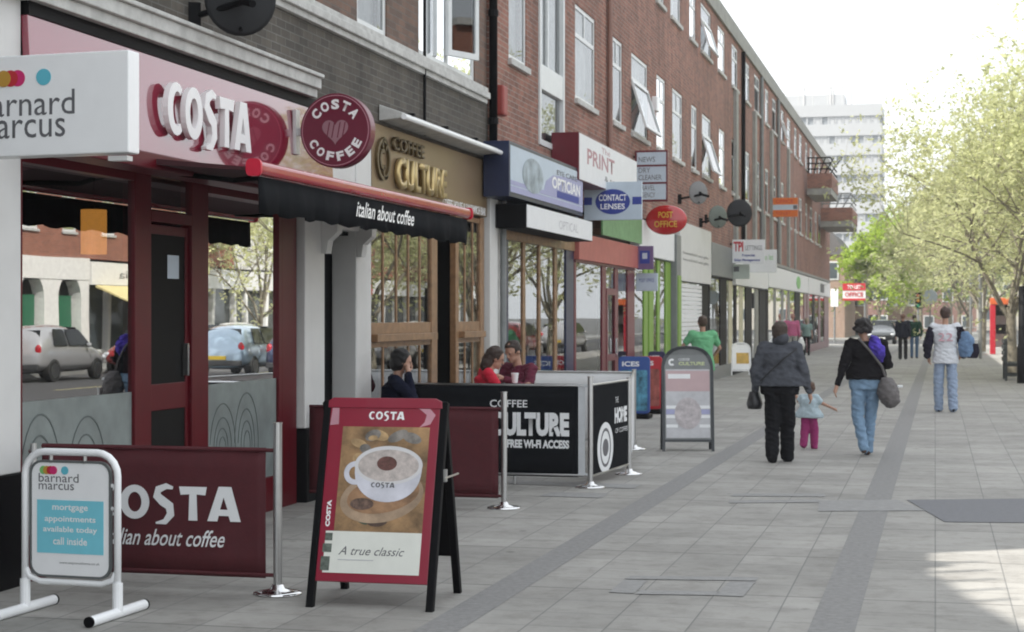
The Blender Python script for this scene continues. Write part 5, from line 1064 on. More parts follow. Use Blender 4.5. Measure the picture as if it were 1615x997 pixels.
# black top woman
x, y = G(1366, 719); tp, P, k = person('woman in a black top and light blue jeans with a large shoulder bag', x, y, R(6), 1.67, J=dict(el=(-.28, -.06, 1.13), wl=(-.36, -.10, .88), er=(.27, .0, 1.14), wr=(.19, .22, 1.15), kl=(-.10, -.02, .5), al=(-.035, -.14, .13), kr=(.06, .10, .5), ar=(.03, .14, .09), hd=(-.04, .02, 1.575)),
    top=cloth('black_knit', (.012, .011, .013)), top_hem=.95, bulk=1.22, hipw=1.28, bottom=cloth('light_jeans', (.18, .28, .4)), shoe=mat('brown_boots', (.06, .035, .03)), hair='curly', hairc=(.015, .012, .012), leg_flare=1.2)
BAGM = cloth('grey_canvas', (.13, .12, .12)); 
cs, sn = math.cos(R(6)), math.sin(R(6))
t = thing('shoulder_bag', 'large round grey brown shoulder bag hanging at the hip of the woman in black', 'shoulder bag', (x+.265*cs+.03*sn, y+.265*sn-.1, .60), R(6)); q = MB(); q.loft([(.02, 0, 0, .05, .08), (.02, 0, .06, .12, .17), (0, 0, .17, .135, .19), (-.01, 0, .28, .11, .16), (-.02, 0, .36, .06, .1)], 20); remesh('bag', q, BAGM, t, .011, 2, .014, 2)
q = MB(); q.tube([(-.02, .0, .33), (-.08, -.02, .5), (-.22, -.08, .68), (-.36, -.06, .84)], .014, 8); q.tube([(-.02, .06, .33), (-.05, .12, .5), (-.2, .16, .7), (-.33, .07, .84)], .012, 8); obj('strap', q, BAGM, t)
q = MB(); q.box(.11, .17, -.03, .03, .24, .27); obj('tag', q, PAPER, t, bevel=.008)
SC = cloth('purple_scarf', (.07, .04, .38), var=.5, scale=14); t = thing('scarf', 'purple blue patterned scarf over the right shoulder of the woman in black', 'scarf', (x+.14*cs, y-.03, 1.25), R(10)); q = MB(); q.loft([(.0, 0, -.1, .06, .03), (-.01, -.03, -.02, .1, .08), (-.02, -.03, .08, .1, .13), (-.03, 0, .16, .07, .12), (-.05, 0, .22, .04, .07)], 16)
for v in q.bm.verts: v.co += Vector((1, 1, 0))*.02*noise.noise(v.co*14)
remesh('cloth', q, SC, t, .011, 2, .02, 5)
# man with number
x, y = G(1491, 650); WS = cloth('white_shirt', (.6, .62, .66), var=.05); tp, P, k = person('man in a white shirt with a red number and baggy pale jeans', x, y, R(2), 1.84, J=dict(el=(-.27, -.02, 1.12), wl=(-.26, .1, .9), er=(.27, .0, 1.12), wr=(.25, .15, .95), kl=(-.11, .04, .49), al=(-.10, .08, .09), kr=(.11, -.02, .49), ar=(.12, -.06, .10), hd=(0, .01, 1.6)),
    top=WS, top_hem=.80, bulk=1.2, hipw=1.1, bottom=cloth('pale_jeans', (.27, .34, .46)), hair='short', hairc=(.05, .025, .018), leg_flare=1.35, shoe=BLACK)
F = Frame((-.13, -.152, 1.26), (1, .0, 0), (0, .06, 1)); text('22', F, 0, 0, .25, .14, mat('faded_red', (.55, .3, .35)), tp, off=.0, depth=.02)
JK = cloth('dark_jacket', (.02, .018, .03)); q = MB()
for s_ in (-1, 1): q.capsule((s_*.215, .0, 1.34), (s_*.285, -.04, 1.1), .085, .085); q.capsule((s_*.285, -.04, 1.1), (s_*.29, .0, .93), .085, .06)
for v in q.bm.verts: v.co *= 1.84/1.7
remesh('open_jacket', q, JK, tp, .012, 2, .014, 3)
BP = cloth('blue_canvas', (.12, .2, .33), var=.4, scale=8); t = thing('backpack', 'blue and navy backpack carried at the right side of the man with the number', 'backpack', (x+.36, y-.03, 1.0), R(8)); q = MB(); q.loft([(0, 0, -.02, .11, .1), (0, 0, .1, .15, .13), (0, 0, .3, .14, .12), (-.03, 0, .43, .07, .07)], 18); remesh('bag', q, BP, t, .012, 2, .012, 2)
q = MB(); q.loft([(.1, 0, -.04, .09, .1), (.14, 0, .08, .09, .11), (.13, 0, .22, .07, .1)], 14); remesh('pocket', q, JK, t, .013); q = MB(); q.tube([(-.03, -.03, .42), (-.1, -.08, .5), (-.18, -.04, .5)], .018, 8); obj('strap', q, JK, t)
# far pair
x, y = G(1424, 567); person('person in a navy jacket and black trousers walking far down the pavement', x, y, 0, 1.76, top=cloth('navy_jacket', (.02, .022, .035)), top_hem=.82, bulk=1.3, bottom=MATS['black_trousers'], hair='short', hairc=(.2, .1, .07), vox=.02, leg_flare=1.2)
x, y = G(1442, 565); person('person in a dark green coat and blue jeans beside the one in navy', x, y, R(-8), 1.72, top=cloth('green_coat', (.02, .06, .04)), top_hem=.85, bulk=1.25, bottom=cloth('blue_jeans', (.06, .12, .22)), hair='short', hairc=(.04, .025, .02), vox=.02, J=dict(el=(-.26, 0, 1.12), er=(.3, 0, 1.12)))
# green shirt man
Y_ = 29.5; x = XY(1108, Y_); person('person in a bright green shirt standing at the shops behind the arched board', x, Y_, R(25), 1.70, J=dict(el=(-.33, .1, 1.17), wl=(-.24, .3, 1.1), er=(.33, .06, 1.15), wr=(.28, .25, 1.0)), top=cloth('green_shirt', (.14, .4, .2), var=.1), sleeve='short', top_hem=.76, bulk=1.2, hipw=1.15, bottom=cloth('pale_trousers', (.35, .35, .33)), hair='short', hairc=(.06, .035, .02), vox=.015)
# two far by the shops
x, y = G(1250, 566); person('person in a pink top with white bags near the far shops', x, y, 0, 1.76, top=cloth('pink_top', (.5, .13, .25)), top_hem=.86, bulk=1.15, bottom=MATS['pale_trousers'], hair='short', hairc=(.35, .17, .13), vox=.02)
x2, y2 = x+.3, y; t = thing('carrier_bag', 'white carrier bag held by the person in the pink top', 'carrier bag', (x2+.03, y2, .36), 0); q = MB(); q.loft([(0, 0, 0, .13, .09), (0, 0, .2, .16, .1), (0, 0, .4, .09, .04), (0, 0, .5, .03, .02)], 12); obj('bag', q, PAPER, t, smooth=True)
x, y = G(1272, 561); person('person in a pale grey green top and dark trousers by the far shops', x, y, 0, 1.58, top=cloth('greygreen_top', (.25, .36, .34)), sleeve='short', top_hem=.88, bulk=1.25, bottom=MATS['black_trousers'], hair='bob', hairc=(.35, .28, .2), vox=.02)
# seated people (seat height .5)
SEAT = dict(hl=(-.09, .05, .54), hr=(.09, .05, .54), kl=(-.11, .47, .56), kr=(.11, .47, .56), al=(-.11, .42, .10), ar=(.11, .42, .10), pel=(0, 0, .58), ch=(0, .03, .88), nk=(0, .05, 1.06), hd=(0, .09, 1.21), sl=(-.185, .03, 1.02), sr=(.185, .03, 1.02))
Y_ = yc-.35; x = XY(621, Y_); s_ = dict(SEAT); s_.update(el=(-.23, .12, .78), wl=(-.12, .33, .76), er=(.22, .2, .86), wr=(.1, .16, 1.10), hd=(.0, .10, 1.215))
person('seated dark haired person in a navy jacket with one hand to the face', x-.02, Y_, R(-72), 1.72, J=s_, top=cloth('navy_blazer', (.012, .014, .028)), top_hem=.50, bulk=1.12, bottom=MATS['black_trousers'], hair='bob', hairc=(.008, .007, .007), vox=.010, seated=True, head_rot=(R(0), R(-14)), z=.02)
# white collar
q = MB(); q.prism([(-.03, 0), (.03, .0), (.05, .12), (.0, .18), (-.05, .12)], Frame((x+.16, Y_+.0, 1.0), (.3, -1, 0), (-.25, 0, 1)), -.01, .01)
tg = tag(obj('white_collar', q, PAPER), 'white collar of the navy jacketed person', 'napkin')
cafe_chair('wicker chair under the person in the navy jacket', x-.04, Y_, R(-72)); cafe_table('round steel table before the person in the navy jacket', x+.62, Y_+.05)
Y_ = 18.3; x = XY(768, Y_); s_ = dict(SEAT); s_.update(el=(-.22, .18, .80), wl=(-.1, .4, .86), er=(.22, .18, .80), wr=(.1, .42, .88), hd=(0, .13, 1.19))
person('dark haired person in a bright red top leaning forward at the cafe table', x-.04, Y_, R(-68), 1.72, J=s_, top=cloth('bright_red_top', (.5, .012, .035), var=.08), top_hem=.5, bulk=1.05, bottom=MATS['blue_jeans'], hair='long', hairc=(.035, .018, .012), vox=.010, seated=True, head_rot=(0, R(-25)), z=.04)
cafe_chair('wicker chair under the person in the bright red top', x-.06, Y_, R(-68))
Y2 = 19.1; x2 = XY(822, Y2); s_ = dict(SEAT); s_.update(el=(-.25, .16, .80), wl=(-.1, .38, .92), er=(.25, .16, .80), wr=(.12, .36, .94), hd=(0, .13, 1.21))
person('seated person in a maroon top looking down over the cafe table', x2, Y2, R(150), 1.76, J=s_, top=cloth('maroon_top', (.11, .014, .035)), top_hem=.5, bulk=1.05, bottom=MATS['blue_jeans'], hair='short', hairc=(.03, .017, .012), vox=.010, seated=True, head_rot=(0, R(-28)), z=.05)
cafe_chair('wicker chair under the person in the maroon top', x2+.02, Y2+.05, R(150)); cafe_table('round steel table between the red and maroon tops', (x+x2)/2+.2, 18.45)
t = thing('paper_cup', 'white cup held between the two seated people in red and maroon', 'cup', (XY(812, 18.62), 18.62, .96), 0); q = MB(); q.loft([(0, 0, 0, .03, .03), (0, 0, .10, .042, .042)], 16); obj('cup_body', q, PAPER, t); q = MB(); q.loft([(0, 0, .1001, .045, .045), (0, 0, .112, .042, .042)], 16); obj('lid', q, PAPER, t)

# ------------------------------------------------------------------ CARS
def car(label, x, y, rot, paint, kind='hatch', L=4.0, wd=1.72, h=1.5, group='parked cars'):
    t = thing('parked_car', label, 'car', (x, y, -.12), rot, group)   # nose towards local +Y
    # stations: y, z bottom, belt z, roof z (or None), half width belt, half width roof
    a = L/2; st = [(-a, .42, .72, .74, .70, .66), (-a+.06, .28, .84, .88, .80, .70), (-a+.22, .22, .92, 1.0+.25*(kind == 'hatch'), .85, .70), (-a+.5, .2, .94, h-.08, .86, .62), (-a+1.0, .2, .95, h, .86, .62), (-.1, .2, .95, h, .86, .63), (.35, .2, .94, h-.06, .86, .64), (a-1.05, .2, .93, .99, .85, .70), (a-.5, .22, .82, .86, .82, .66), (a-.12, .26, .70, .73, .74, .62), (a, .40, .58, .60, .64, .56)]
    q = MB(); rows = []
    for (yy, zb_, zl, zr_, hw_, hr) in st: rows.append([q.bm.verts.new(v) for v in ((-hw_*.94, yy, zb_), (-hw_, yy, (zb_+zl)/2), (-hw_, yy, zl), (-hr, yy, zr_), (0, yy, zr_+.03), (hr, yy, zr_), (hw_, yy, zl), (hw_, yy, (zb_+zl)/2), (hw_*.94, yy, zb_))])
    for r0, r1 in zip(rows, rows[1:]):
        for j in range(8): q.bm.faces.new((r0[j], r1[j], r1[j+1], r0[j+1]))
        q.bm.faces.new((r0[8], r1[8], r1[0], r0[0]))
    q.bm.faces.new(rows[0][::-1]); q.bm.faces.new(rows[-1]); b = obj('body', q, paint, t, smooth=True); ss = b.modifiers.new('s', 'SUBSURF'); ss.levels = ss.render_levels = 2
    for sd in (-1, 1):      # side glass
        for (ya_, yb_, tt) in ((-a+.72, -.52, 0), (-.42, .62, 1)):
            q = MB(); z0_, z1_ = .98, h-.12; q.bm.faces.new([q.bm.verts.new(v) for v in ((sd*.845, ya_, z0_), (sd*.845, yb_+(.18 if tt else 0), z0_), (sd*.675, yb_-(.22 if tt else 0), z1_), (sd*.675, ya_+(.18 if not tt else 0), z1_))]); o = obj('side_window', q, mat('car_window', (.012, .014, .016), .06, var=.01), t); o.modifiers.new('s', 'SOLIDIFY').thickness = .03
    def P4(nm, pts, m_): q = MB(); q.face(pts); o = obj(nm, q, m_, t); o.modifiers.new('s', 'SOLIDIFY').thickness = .03; return o
    P4('windscreen', [(-.74, a-1.12, .99), (.74, a-1.12, .99), (.58, .42, h-.07), (-.58, .42, h-.07)], MATS['car_window'])
    P4('rear_window', [(-.70, -a+.14, .98), (.70, -a+.14, .98), (.56, -a+.44, h-.13), (-.56, -a+.44, h-.13)], MATS['car_window'])
    for sd in (-1, 1):
        q = MB(); q.ellipsoid((sd*.66, a-.14, .62), (.16, .1, .08), 14, 8); obj('headlight', q, mat('lamp_clear', (.6, .62, .65), .1), t, smooth=True)
        q = MB(); q.ellipsoid((sd*.70, -a+.12, .86), (.1, .08, .17), 12, 8); obj('tail_light', q, mat('lamp_red', (.4, .01, .02), .15), t, smooth=True)
        q = MB(); q.ellipsoid((sd*.93, .55, 1.0), (.09, .05, .065), 10, 6); obj('mirror', q, paint, t, smooth=True)
        for yw in (-a+.72, a-.78):
            q = MB(); q.tube([(sd*.66, yw, .31), (sd*.88, yw, .31)], .31, 22); wo_ = obj('wheel', q, TYRE, t, bevel=.03); q = MB(); q.tube([(sd*.865, yw, .31), (sd*.89, yw, .31)], .2, 14); obj('rim', q, STEEL, wo_)
    q = MB(); q.box(-.26, .26, -a-.025, -a+.02, .52, .63); obj('rear_plate', q, mat('plate_yellow', (.6, .42, .03)), t); q = MB(); q.box(-.26, .26, a-.01, a+.03, .36, .47); obj('front_plate', q, PAPER, t)
    q = MB(); q.box(-.5, .5, a-.03, a+.015, .49, .56); obj('grille', q, BLACK, t)
    q = MB(); q.box(-.78, .78, -a-.03, -a+.06, .34, .5); obj('bumper', q, mat('bumper_grey', (.04, .04, .042), .6), t, bevel=.03)
    return t
def carpaint(n, c): return mat(n, c, .25, metal=.3, var=.02, coat=1)
SIL, LBL, RDC, NVC, WHC = carpaint('silver_paint', (.42, .42, .43)), carpaint('pale_blue_paint', (.32, .42, .52)), carpaint('red_car_paint', (.3, .01, .015)), carpaint('navy_car_paint', (.02, .03, .08)), mat('white_car_paint', (.65, .66, .67), .25, coat=1, var=.02)
G2 = 'cars parked along the road'
car('dark car facing the camera where the pavement ends', (1392-VPX)*CT*109/FPX, 110, R(180), carpaint('dark_grey_paint', (.05, .055, .06)), group=G2, h=1.55, wd=1.8)
for i, (x, y, r_, p_, lab) in enumerate(((9.2, 49, 0, LBL, 'pale blue hatchback with yellow rear plate mirrored in the second coffee shop window'), (6.3, 47.5, 0, NVC, 'navy hatchback in front of the pale blue one'), (6.3, 53.5, 0, SIL, 'silver hatchback parked third along the near kerb'), (13.0, 44, 0, SIL, 'silver car mirrored in the first coffee shop window beside the frame pillar'), (12.9, 50.5, R(180), RDC, 'red car mirrored behind the silver one'), (12.9, 56.5, R(180), WHC, 'white car parked before the yellow awning'), (12.9, 66, R(180), NVC, 'dark blue car by the opposite kerb'), (6.3, 60, 0, WHC, 'white car fourth along the near kerb'), (6.3, 72, 0, RDC, 'red car fifth along the near kerb'), (6.3, 82, 0, SIL, 'silver car at the far end of the near kerb'), (12.9, 78, R(180), WHC, 'white car at the far end of the opposite kerb'))):
    car(lab, x, y, r_, p_, group=G2, h=1.55)

# ------------------------------------------------------------------ OPPOSITE SIDE OF THE ROAD (seen in the shop windows)
OX = 17.6
def opp(name, label, y0, y1, z1, wallm, ground, nrow=2, zg=3.7):
    t = W(name, label, 'building', (OX, (y0+y1)/2, 0)); n = max(1, int((y1-y0)/2.4)); ops_ = []
    for r_ in range(nrow):
        for i in range(n): yy = y0+(i+.5)*(y1-y0)/n; ops_.append((yy-.5, yy+.5, zg+.9+r_*2.9, zg+2.5+r_*2.9))
    q = MB(); wall(q, OX, y0+.01, y1-.01, zg, z1, ops_, facing=-1, back=7); obj('wall', q, wallm, t)
    for a_, b_, c_, d_ in ops_: window(t, OX, a_, b_, c_, d_, facing=-1)
    q = MB(); q.box(OX-.15, OX+7, y0+.01, y1-.01, z1+.002, z1+.2); obj('parapet', q, DIRTYW, t)
    q = MB(); q.box(OX+.4, OX+7, y0+.01, y1-.01, 0, zg-.002); obj('ground_floor', q, DARK, t)
    Fo = Frame((OX, y1, 0), (0, -1, 0)); L = y1-y0
    if ground == 'arches':
        q = MB(); na = 6
        q.rect(Fo, 0, L, 2.95, zg-.002, -.39, .08)
        for i in range(na):
            c0 = L*(i+.5)/na; wv_ = L/na; rr_ = .8; q.rect(Fo, c0-wv_/2+.001, c0-rr_, .0, 2.949, -.39, .06); q.rect(Fo, c0+rr_, c0+wv_/2-.001, 0, 2.949, -.39, .06)
            pts = [(c0+rr_*math.cos(R(a)), 2.3+rr_*math.sin(R(a))) for a in range(0, 181, 15)]+[(c0-rr_, 2.948), (c0+rr_, 2.948)]; q.prism(pts, Fo, -.388, .059)
        obj('arcade', q, mat('arcade_white', (.82, .81, .78), .6), t)
        q = MB()
        for i in range(na): c0 = L*(i+.5)/na; q.rect(Fo, c0-.7, c0+.7, 0, 2.4, -.3, -.26)
        obj('door', q, mat('green_door', (.02, .14, .07), .4), t); text('restaurant', Fo, L*.3, 3.15, L*.4, .3, INK, t, off=.085)
    else:
        q = MB(); q.rect(Fo, .05, L-.05, 2.8, zg-.1, -.3, .12); obj('fascia', q, ground if not isinstance(ground, str) else mat('arcade_white', (.82, .81, .78), .6), t)
        q = MB()
        for i in range(int(L/2.2)+1): c0 = min(L-.1, .1+i*2.2); q.rect(Fo, c0-.1, c0+.1, 0, 2.799, -.3, .05)
        q.rect(Fo, .2, L-.2, 0, .5, -.25, -.05); obj('shop_frame', q, WHITE, t)
        q = MB(); q.rect(Fo, .1, L-.1, .5, 2.8, -.2, -.18); obj('window_glass', q, mat('far_shop_glass', (.05, .06, .06), .08), t)
        if ground == 'awning':
            q = MB(); q.prism([(0, 2.78), (1.3, 2.2), (1.3, 1.8), (1.28, 1.8), (1.28, 2.17), (0, 2.7)], Frame((OX-.13, y1-.3, 0), (-1, 0, 0)), -(L-.6), 0); 
            tag(obj('yellow_awning', q, mat('awning_yellow', (.7, .6, .3), .8)), 'pale yellow awning of the white shop across the road', 'awning'); text('india', Fo, L*.35, 3.05, L*.3, .3, INK, t, off=.125)
    return t
opp('red_brick_corner_building', 'red brick building across the road nearest the camera', 30, 39, 9.5, BR_FAR, PAPER)
opp('arched_white_building', 'white arcaded building with green doors across the road', 39, 55, 7.2, BR_FAR, 'arches', 1)
opp('awning_shop_building', 'brick building with white shop and pale yellow awning across the road', 55, 61, 9.6, BR_FAR, 'awning')
opp('tall_brick_building', 'taller red brick building across the road beyond the yellow awning', 61, 68, 10.2, BR_FAR, PAPER)
opp('white_topped_building', 'brick building with white upper storey across the road', 68, 76, 9.6, mat('pale_render', (.42, .42, .4), .8), mat('fascia_white', (.5, .5, .5)))
opp('red_fascia_building', 'brick building with a red shop fascia across the road', 76, 86, 9.2, BR_FAR, mat('fascia_red', (.4, .03, .03)))
opp('far_brick_building', 'last brick building across the road', 86, 110, 9.6, BR_FAR, PAPER)

# ------------------------------------------------------------------ FAR BUILDINGS
t = W('white_office_tower', 'pale white office tower with long window bands rising beyond the terrace', 'tower', (-30, 290, 0)); YT = 290; TW = mat('tower_white', (.4, .41, .42), .6, var=.05); xr = XY(1391, YT); xl = XY(1222, YT)-14; zt = ZZ(163, xr, YT)
q = MB(); q.box(xl+.3, xr-.3, YT+.35, YT+16, 0, zt-1.2); obj('core', q, mat('tower_core', (.22, .24, .26), .6), t)
fh = 31/FPX*zc(xr, YT); nfl = int(zt/fh)
for i in range(nfl+1):
    z = zt-i*fh; q = MB(); q.box(xl, xr, YT, YT+16.3, max(0, z-fh*.60), z); obj('spandrel', q, TW, t)
    if i < 9 and z-fh > 0:
        q = MB(); n_ = 26
        for j in range(n_+1): xx = xl+.5+(xr-xl-1)*j/n_; q.box(xx-.12, xx+.12, YT+.15, YT+.34, z-fh+.01, z-fh*.60-.01)
        for j in range(n_): 
            if random.random() < .35: xx = xl+.5+(xr-xl-1)*(j+.1)/n_; q.box(xx, xx+(xr-xl)/n_*.7, YT+.25, YT+.345, z-fh+.02, z-fh*.60-.02)
        obj('window_band', q, TW, t)
q = MB(); xa_, xb_ = XY(1236, YT), XY(1330, YT); q.box(xa_, xb_, YT+4, YT+12, zt, zt+2.2); obj('plant_room', q, TW, t)
q = MB()
for px, hh in ((1268, 4.6), (1310, 4.8), (1342, 3), (1314, 3)): xx = XY(px, YT+4); q.tube([(xx, YT+4, zt), (xx, YT+4, zt+hh)], .18, 6)
for i in range(9): xx = xa_+i*2.4; q.tube([(xx, YT+2, zt), (xx, YT+2, zt+3.1)], .09, 5)
q.tube([(xa_, YT+2, zt+3.1), (xb_, YT+2, zt+3.1)], .12, 5); objs('mast', q, mat('pale_mast', (.45, .45, .45)), t)
# tan end building past the terrace and a closing row
def block(name, label, x0, x1, y0, y1, z1, m_, cat='building', nw=3, rows=2):
    t = W(name, label, cat, ((x0+x1)/2, y0, 0)); q = MB(); q.box(x0, x1, y0, y1, 0, z1); obj('wall', q, m_, t)
    q = MB(); q.prism([(x0-.2, z1+.002), (x1+.2, z1+.002), ((x0+x1)/2, z1+1.8)], Frame((0, y0-.2, 0), (1, 0, 0)), -(y1-y0+.4), 0); obj('roof', q, mat('slate_roof', (.12, .11, .11), .8), t)
    for r_ in range(rows):
        for i in range(nw):
            xx = x0+(i+.5)*(x1-x0)/nw; zz_ = z1-1.9-r_*2.8
            q = MB(); q.box(xx-.55, xx+.55, y0-.05, y0+.04, zz_, zz_+1.4); w_ = obj('window', q, UPVC, t); q = MB(); q.box(xx-.45, xx+.45, y0-.06, y0-.051, zz_+.1, zz_+1.3); obj('pane', q, mat('far_glass', (.08, .1, .11), .1), w_)
    return t
block('tan_end_building', 'tan brick gabled building past the end of the long terrace', XY(1290, 132), XY(1332, 132), 132, 150, ZZ(402, -7, 132), BR_FARX, nw=1, rows=1)
t = W('boarded_kiosk', 'small white lit box sign on a post at the end of the terrace', 'sign', (XY(1316, 106), 106, 0)); q = MB(); q.box(XY(1310, 106), XY(1322, 106), 106, 106.3, ZZ(484, -6, 106), ZZ(456, -6, 106)); obj('panel', q, WHITE_G, t, bevel=.02); q = MB(); q.tube([(XY(1316, 106), 106.15, 0), (XY(1316, 106), 106.15, ZZ(484, -6, 106)-.002)], .06, 8); obj('post', q, GREYP, t)
for i, (a, b, yy, zt_, mm, lab) in enumerate(((1322, 1362, 150, 448, BR_FARX, 'low tan house behind the red board'), (1362, 1396, 165, 442, brick('rose_brick_x', (.3, .16, .13), (.24, .12, .1), (.3, .26, .24), axis='X'), 'rose brick house behind the dark car'), (1396, 1450, 172, 452, BR_FARX, 'tan house behind the walking pair'), (1450, 1540, 185, 448, MATS['rose_brick_x'], 'rose brick house at the end of the tree row'), (1540, 1640, 200, 440, mat('cream_render', (.5, .47, .4), .8), 'cream rendered house behind the red kiosk'))):
    block('far_house', lab, XY(a, yy), XY(b, yy), yy, yy+10, ZZ(zt_, XY(a, yy), yy), mm, 'house')
t = W('red_letting_board', 'red and white letting board on a post beyond the terrace', 'sign', (XY(1347, 103), 103, 0)); Yq = 103; q = MB(); q.box(XY(1329, Yq), XY(1365, Yq), Yq, Yq+.06, ZZ(474, -4.8, Yq), ZZ(447, -4.8, Yq)); obj('panel', q, PAPER, t)
q = MB(); F = Frame((XY(1329, Yq), Yq, ZZ(474, -4.8, Yq)), (1, 0, 0)); Lq = XY(1365, Yq)-XY(1329, Yq); Hq = 27/FPX*zc(-4.8, Yq); q.rect(F, 0, Lq, Hq*.58, Hq, .002, .02); q.rect(F, 0, Lq, 0, Hq*.12, .002, .02); obj('red_print', q, REDQ, t); text('TO LET', F, Lq*.2, Hq*.68, Lq*.6, Hq*.22, LETW, t, off=.025, bold=.03); text('OFFICE', F, Lq*.1, Hq*.22, Lq*.8, Hq*.26, REDQ, t, off=.025, bold=.02)
q = MB(); q.tube([(XY(1364, Yq), Yq+.1, 0), (XY(1364, Yq), Yq+.1, 3.6)], .05, 8); obj('post', q, GREYP, t)
t = W('round_road_sign', 'round pale road sign on a pole beneath the trees', 'road sign', (XY(1467, 88), 88, 0)); q = MB(); F = Frame((XY(1467, 88), 88, ZZ(468, -.3, 88)), (1, 0, 0)); q.ell(F, 0, 0, .36, .36, -.02, 0); obj('disc', q, PALEB, t); q = MB(); q.tube([(XY(1467, 88), 88.06, 0), (XY(1467, 88), 88.06, ZZ(458, 0, 88))], .035, 8); obj('pole', q, GREYP, t)
# traffic light
t = W('traffic_light', 'black traffic light on a pole beyond the walking pair', 'traffic light', (XY(1448, 100), 100, 0)); xx = XY(1448, 100); q = MB(); q.box(xx-.17, xx+.17, 100, 100.2, 2.1, 3.0); obj('head', q, BLACK, t, bevel=.03); q = MB(); q.tube([(xx, 100.1, 0), (xx, 100.1, 2.1)], .06, 8); obj('pole', q, GREYP, t)
for i, c in enumerate(((.3, .02, .02), (.3, .15, .02), (.02, .2, .1))): q = MB(); q.tube([(xx, 99.94, 2.82-i*.28), (xx, 99.999, 2.82-i*.28)], .09, 12); obj('lens', q, mat('lens%d' % i, c, .2), t)
# bollards/posts
# red kiosk
Yk = 78; xk0, xk1 = XY(1562, Yk), XY(1594, Yk); t = W('red_phone_kiosk', 'red framed telephone kiosk with dark screen near the right edge', 'kiosk', ((xk0+xk1)/2, Yk, 0)); KR = lt('kiosk_red', (.45, .012, .03)); zt_ = ZZ(470, 1.7, Yk)
q = MB(); q.box(xk0, xk0+.22, Yk, Yk+.8, 0, zt_-.3); obj('side_post', q, KR, t, bevel=.02); q = MB(); q.box(xk1-.1, xk1, Yk, Yk+.8, 0, zt_-.3); obj('side_post', q, KR, t, bevel=.02)
q = MB(); q.box(xk0, xk1, Yk-.02, Yk+.8, zt_-.299, zt_); obj('roof', q, lt('kiosk_orange', (.6, .12, .03)), t, bevel=.03)
q = MB(); q.box(xk0+.25, xk1-.12, Yk+.3, Yk+.5, 1.7, 2.15); obj('screen', q, BLACK, t); q = MB(); q.box(xk0+.25, xk1-.12, Yk+.3, Yk+.55, .9, 1.3); obj('phone', q, BLACK, t); q = MB(); q.box(xk0+.22, xk1-.11, Yk+.6, Yk+.64, .3, zt_-.3); obj('back_glass', q, mat('kiosk_glass', (.45, .47, .47), .2), t)
# black slatted bench seen end on
Yb = 46.5; xb0 = XY(1585, Yb); t = W('slatted_bench', 'dark slatted bench at the right edge of the pavement', 'bench', (xb0+.5, Yb, 0)); DG2 = mat('bench_paint', (.03, .035, .035), .5)
for y_ in (Yb, Yb+1.5):
    q = MB(); q.box(xb0, xb0+.06, y_, y_+.06, 0, 1.1); q.box(xb0+.5, xb0+.56, y_, y_+.06, 0, .6); q.box(xb0+.061, xb0+.499, y_, y_+.06, .38, .44); q.box(xb0+.061, xb0+.499, y_, y_+.06, .12, .17); obj('end_frame', q, DG2, t)
for i in range(5): q = MB(); q.box(xb0+.07+i*.09, xb0+.14+i*.09, Yb-.05, Yb+1.6, .441, .47); obj('seat_slat', q, DG2, t)
for i in range(4): q = MB(); q.box(xb0-.03, xb0-.001, Yb-.05, Yb+1.6, .5+i*.16, .6+i*.16); obj('back_slat', q, DG2, t)
Yp = 45; t = W('black_pillar', 'black cylindrical pillar cut by the right edge of the frame beside the bench', 'pillar', (XY(1613, Yp), Yp, 0)); xp = XY(1613, Yp); q = MB(); q.loft([(xp, Yp, 0, .14, .14), (xp, Yp, .9, .14, .14), (xp, Yp, 1.0, .11, .11), (xp, Yp, 2.45, .1, .1)], 16); obj('shaft', q, BLACK, t, smooth=True)
for px, Yq in ((1546, 70), (1531, 92)):
    t = W('street_pole', 'grey street pole under the trees, %s' % ('left of the red kiosk' if px == 1546 else 'farther back near the backpack'), 'pole', (XY(px, Yq), Yq, 0)); xx = XY(px, Yq); q = MB(); q.tube([(xx, Yq, 0), (xx, Yq, 6)], .07, 10); obj('shaft', q, GREYP, t); q = MB(); q.tube([(xx, Yq, 5.99), (xx+.9, Yq, 6.4)], .04, 8); q.ellipsoid((xx+1.1, Yq, 6.42), (.3, .1, .07), 10, 6); obj('lamp_head', q, GREYP, t)
# pedestrian guard rail before the side road
t = W('guard_rail', 'grey pedestrian guard railing at the far end of the pavement', 'railing', (-4, 102, 0)); q = MB(); 
for i in range(26): xx = XY(1500, 102)+i*.16; q.tube([(xx, 102, .1), (xx, 102, 1.0)], .012, 5)
q.tube([(XY(1500, 102), 102, 1.0), (XY(1500, 102)+4, 102, 1.0)], .025, 6); q.tube([(XY(1500, 102), 102, .1), (XY(1500, 102)+4, 102, .1)], .025, 6); obj('rail', q, mat('galvanised', (.3, .32, .32), .4, metal=.5), t)

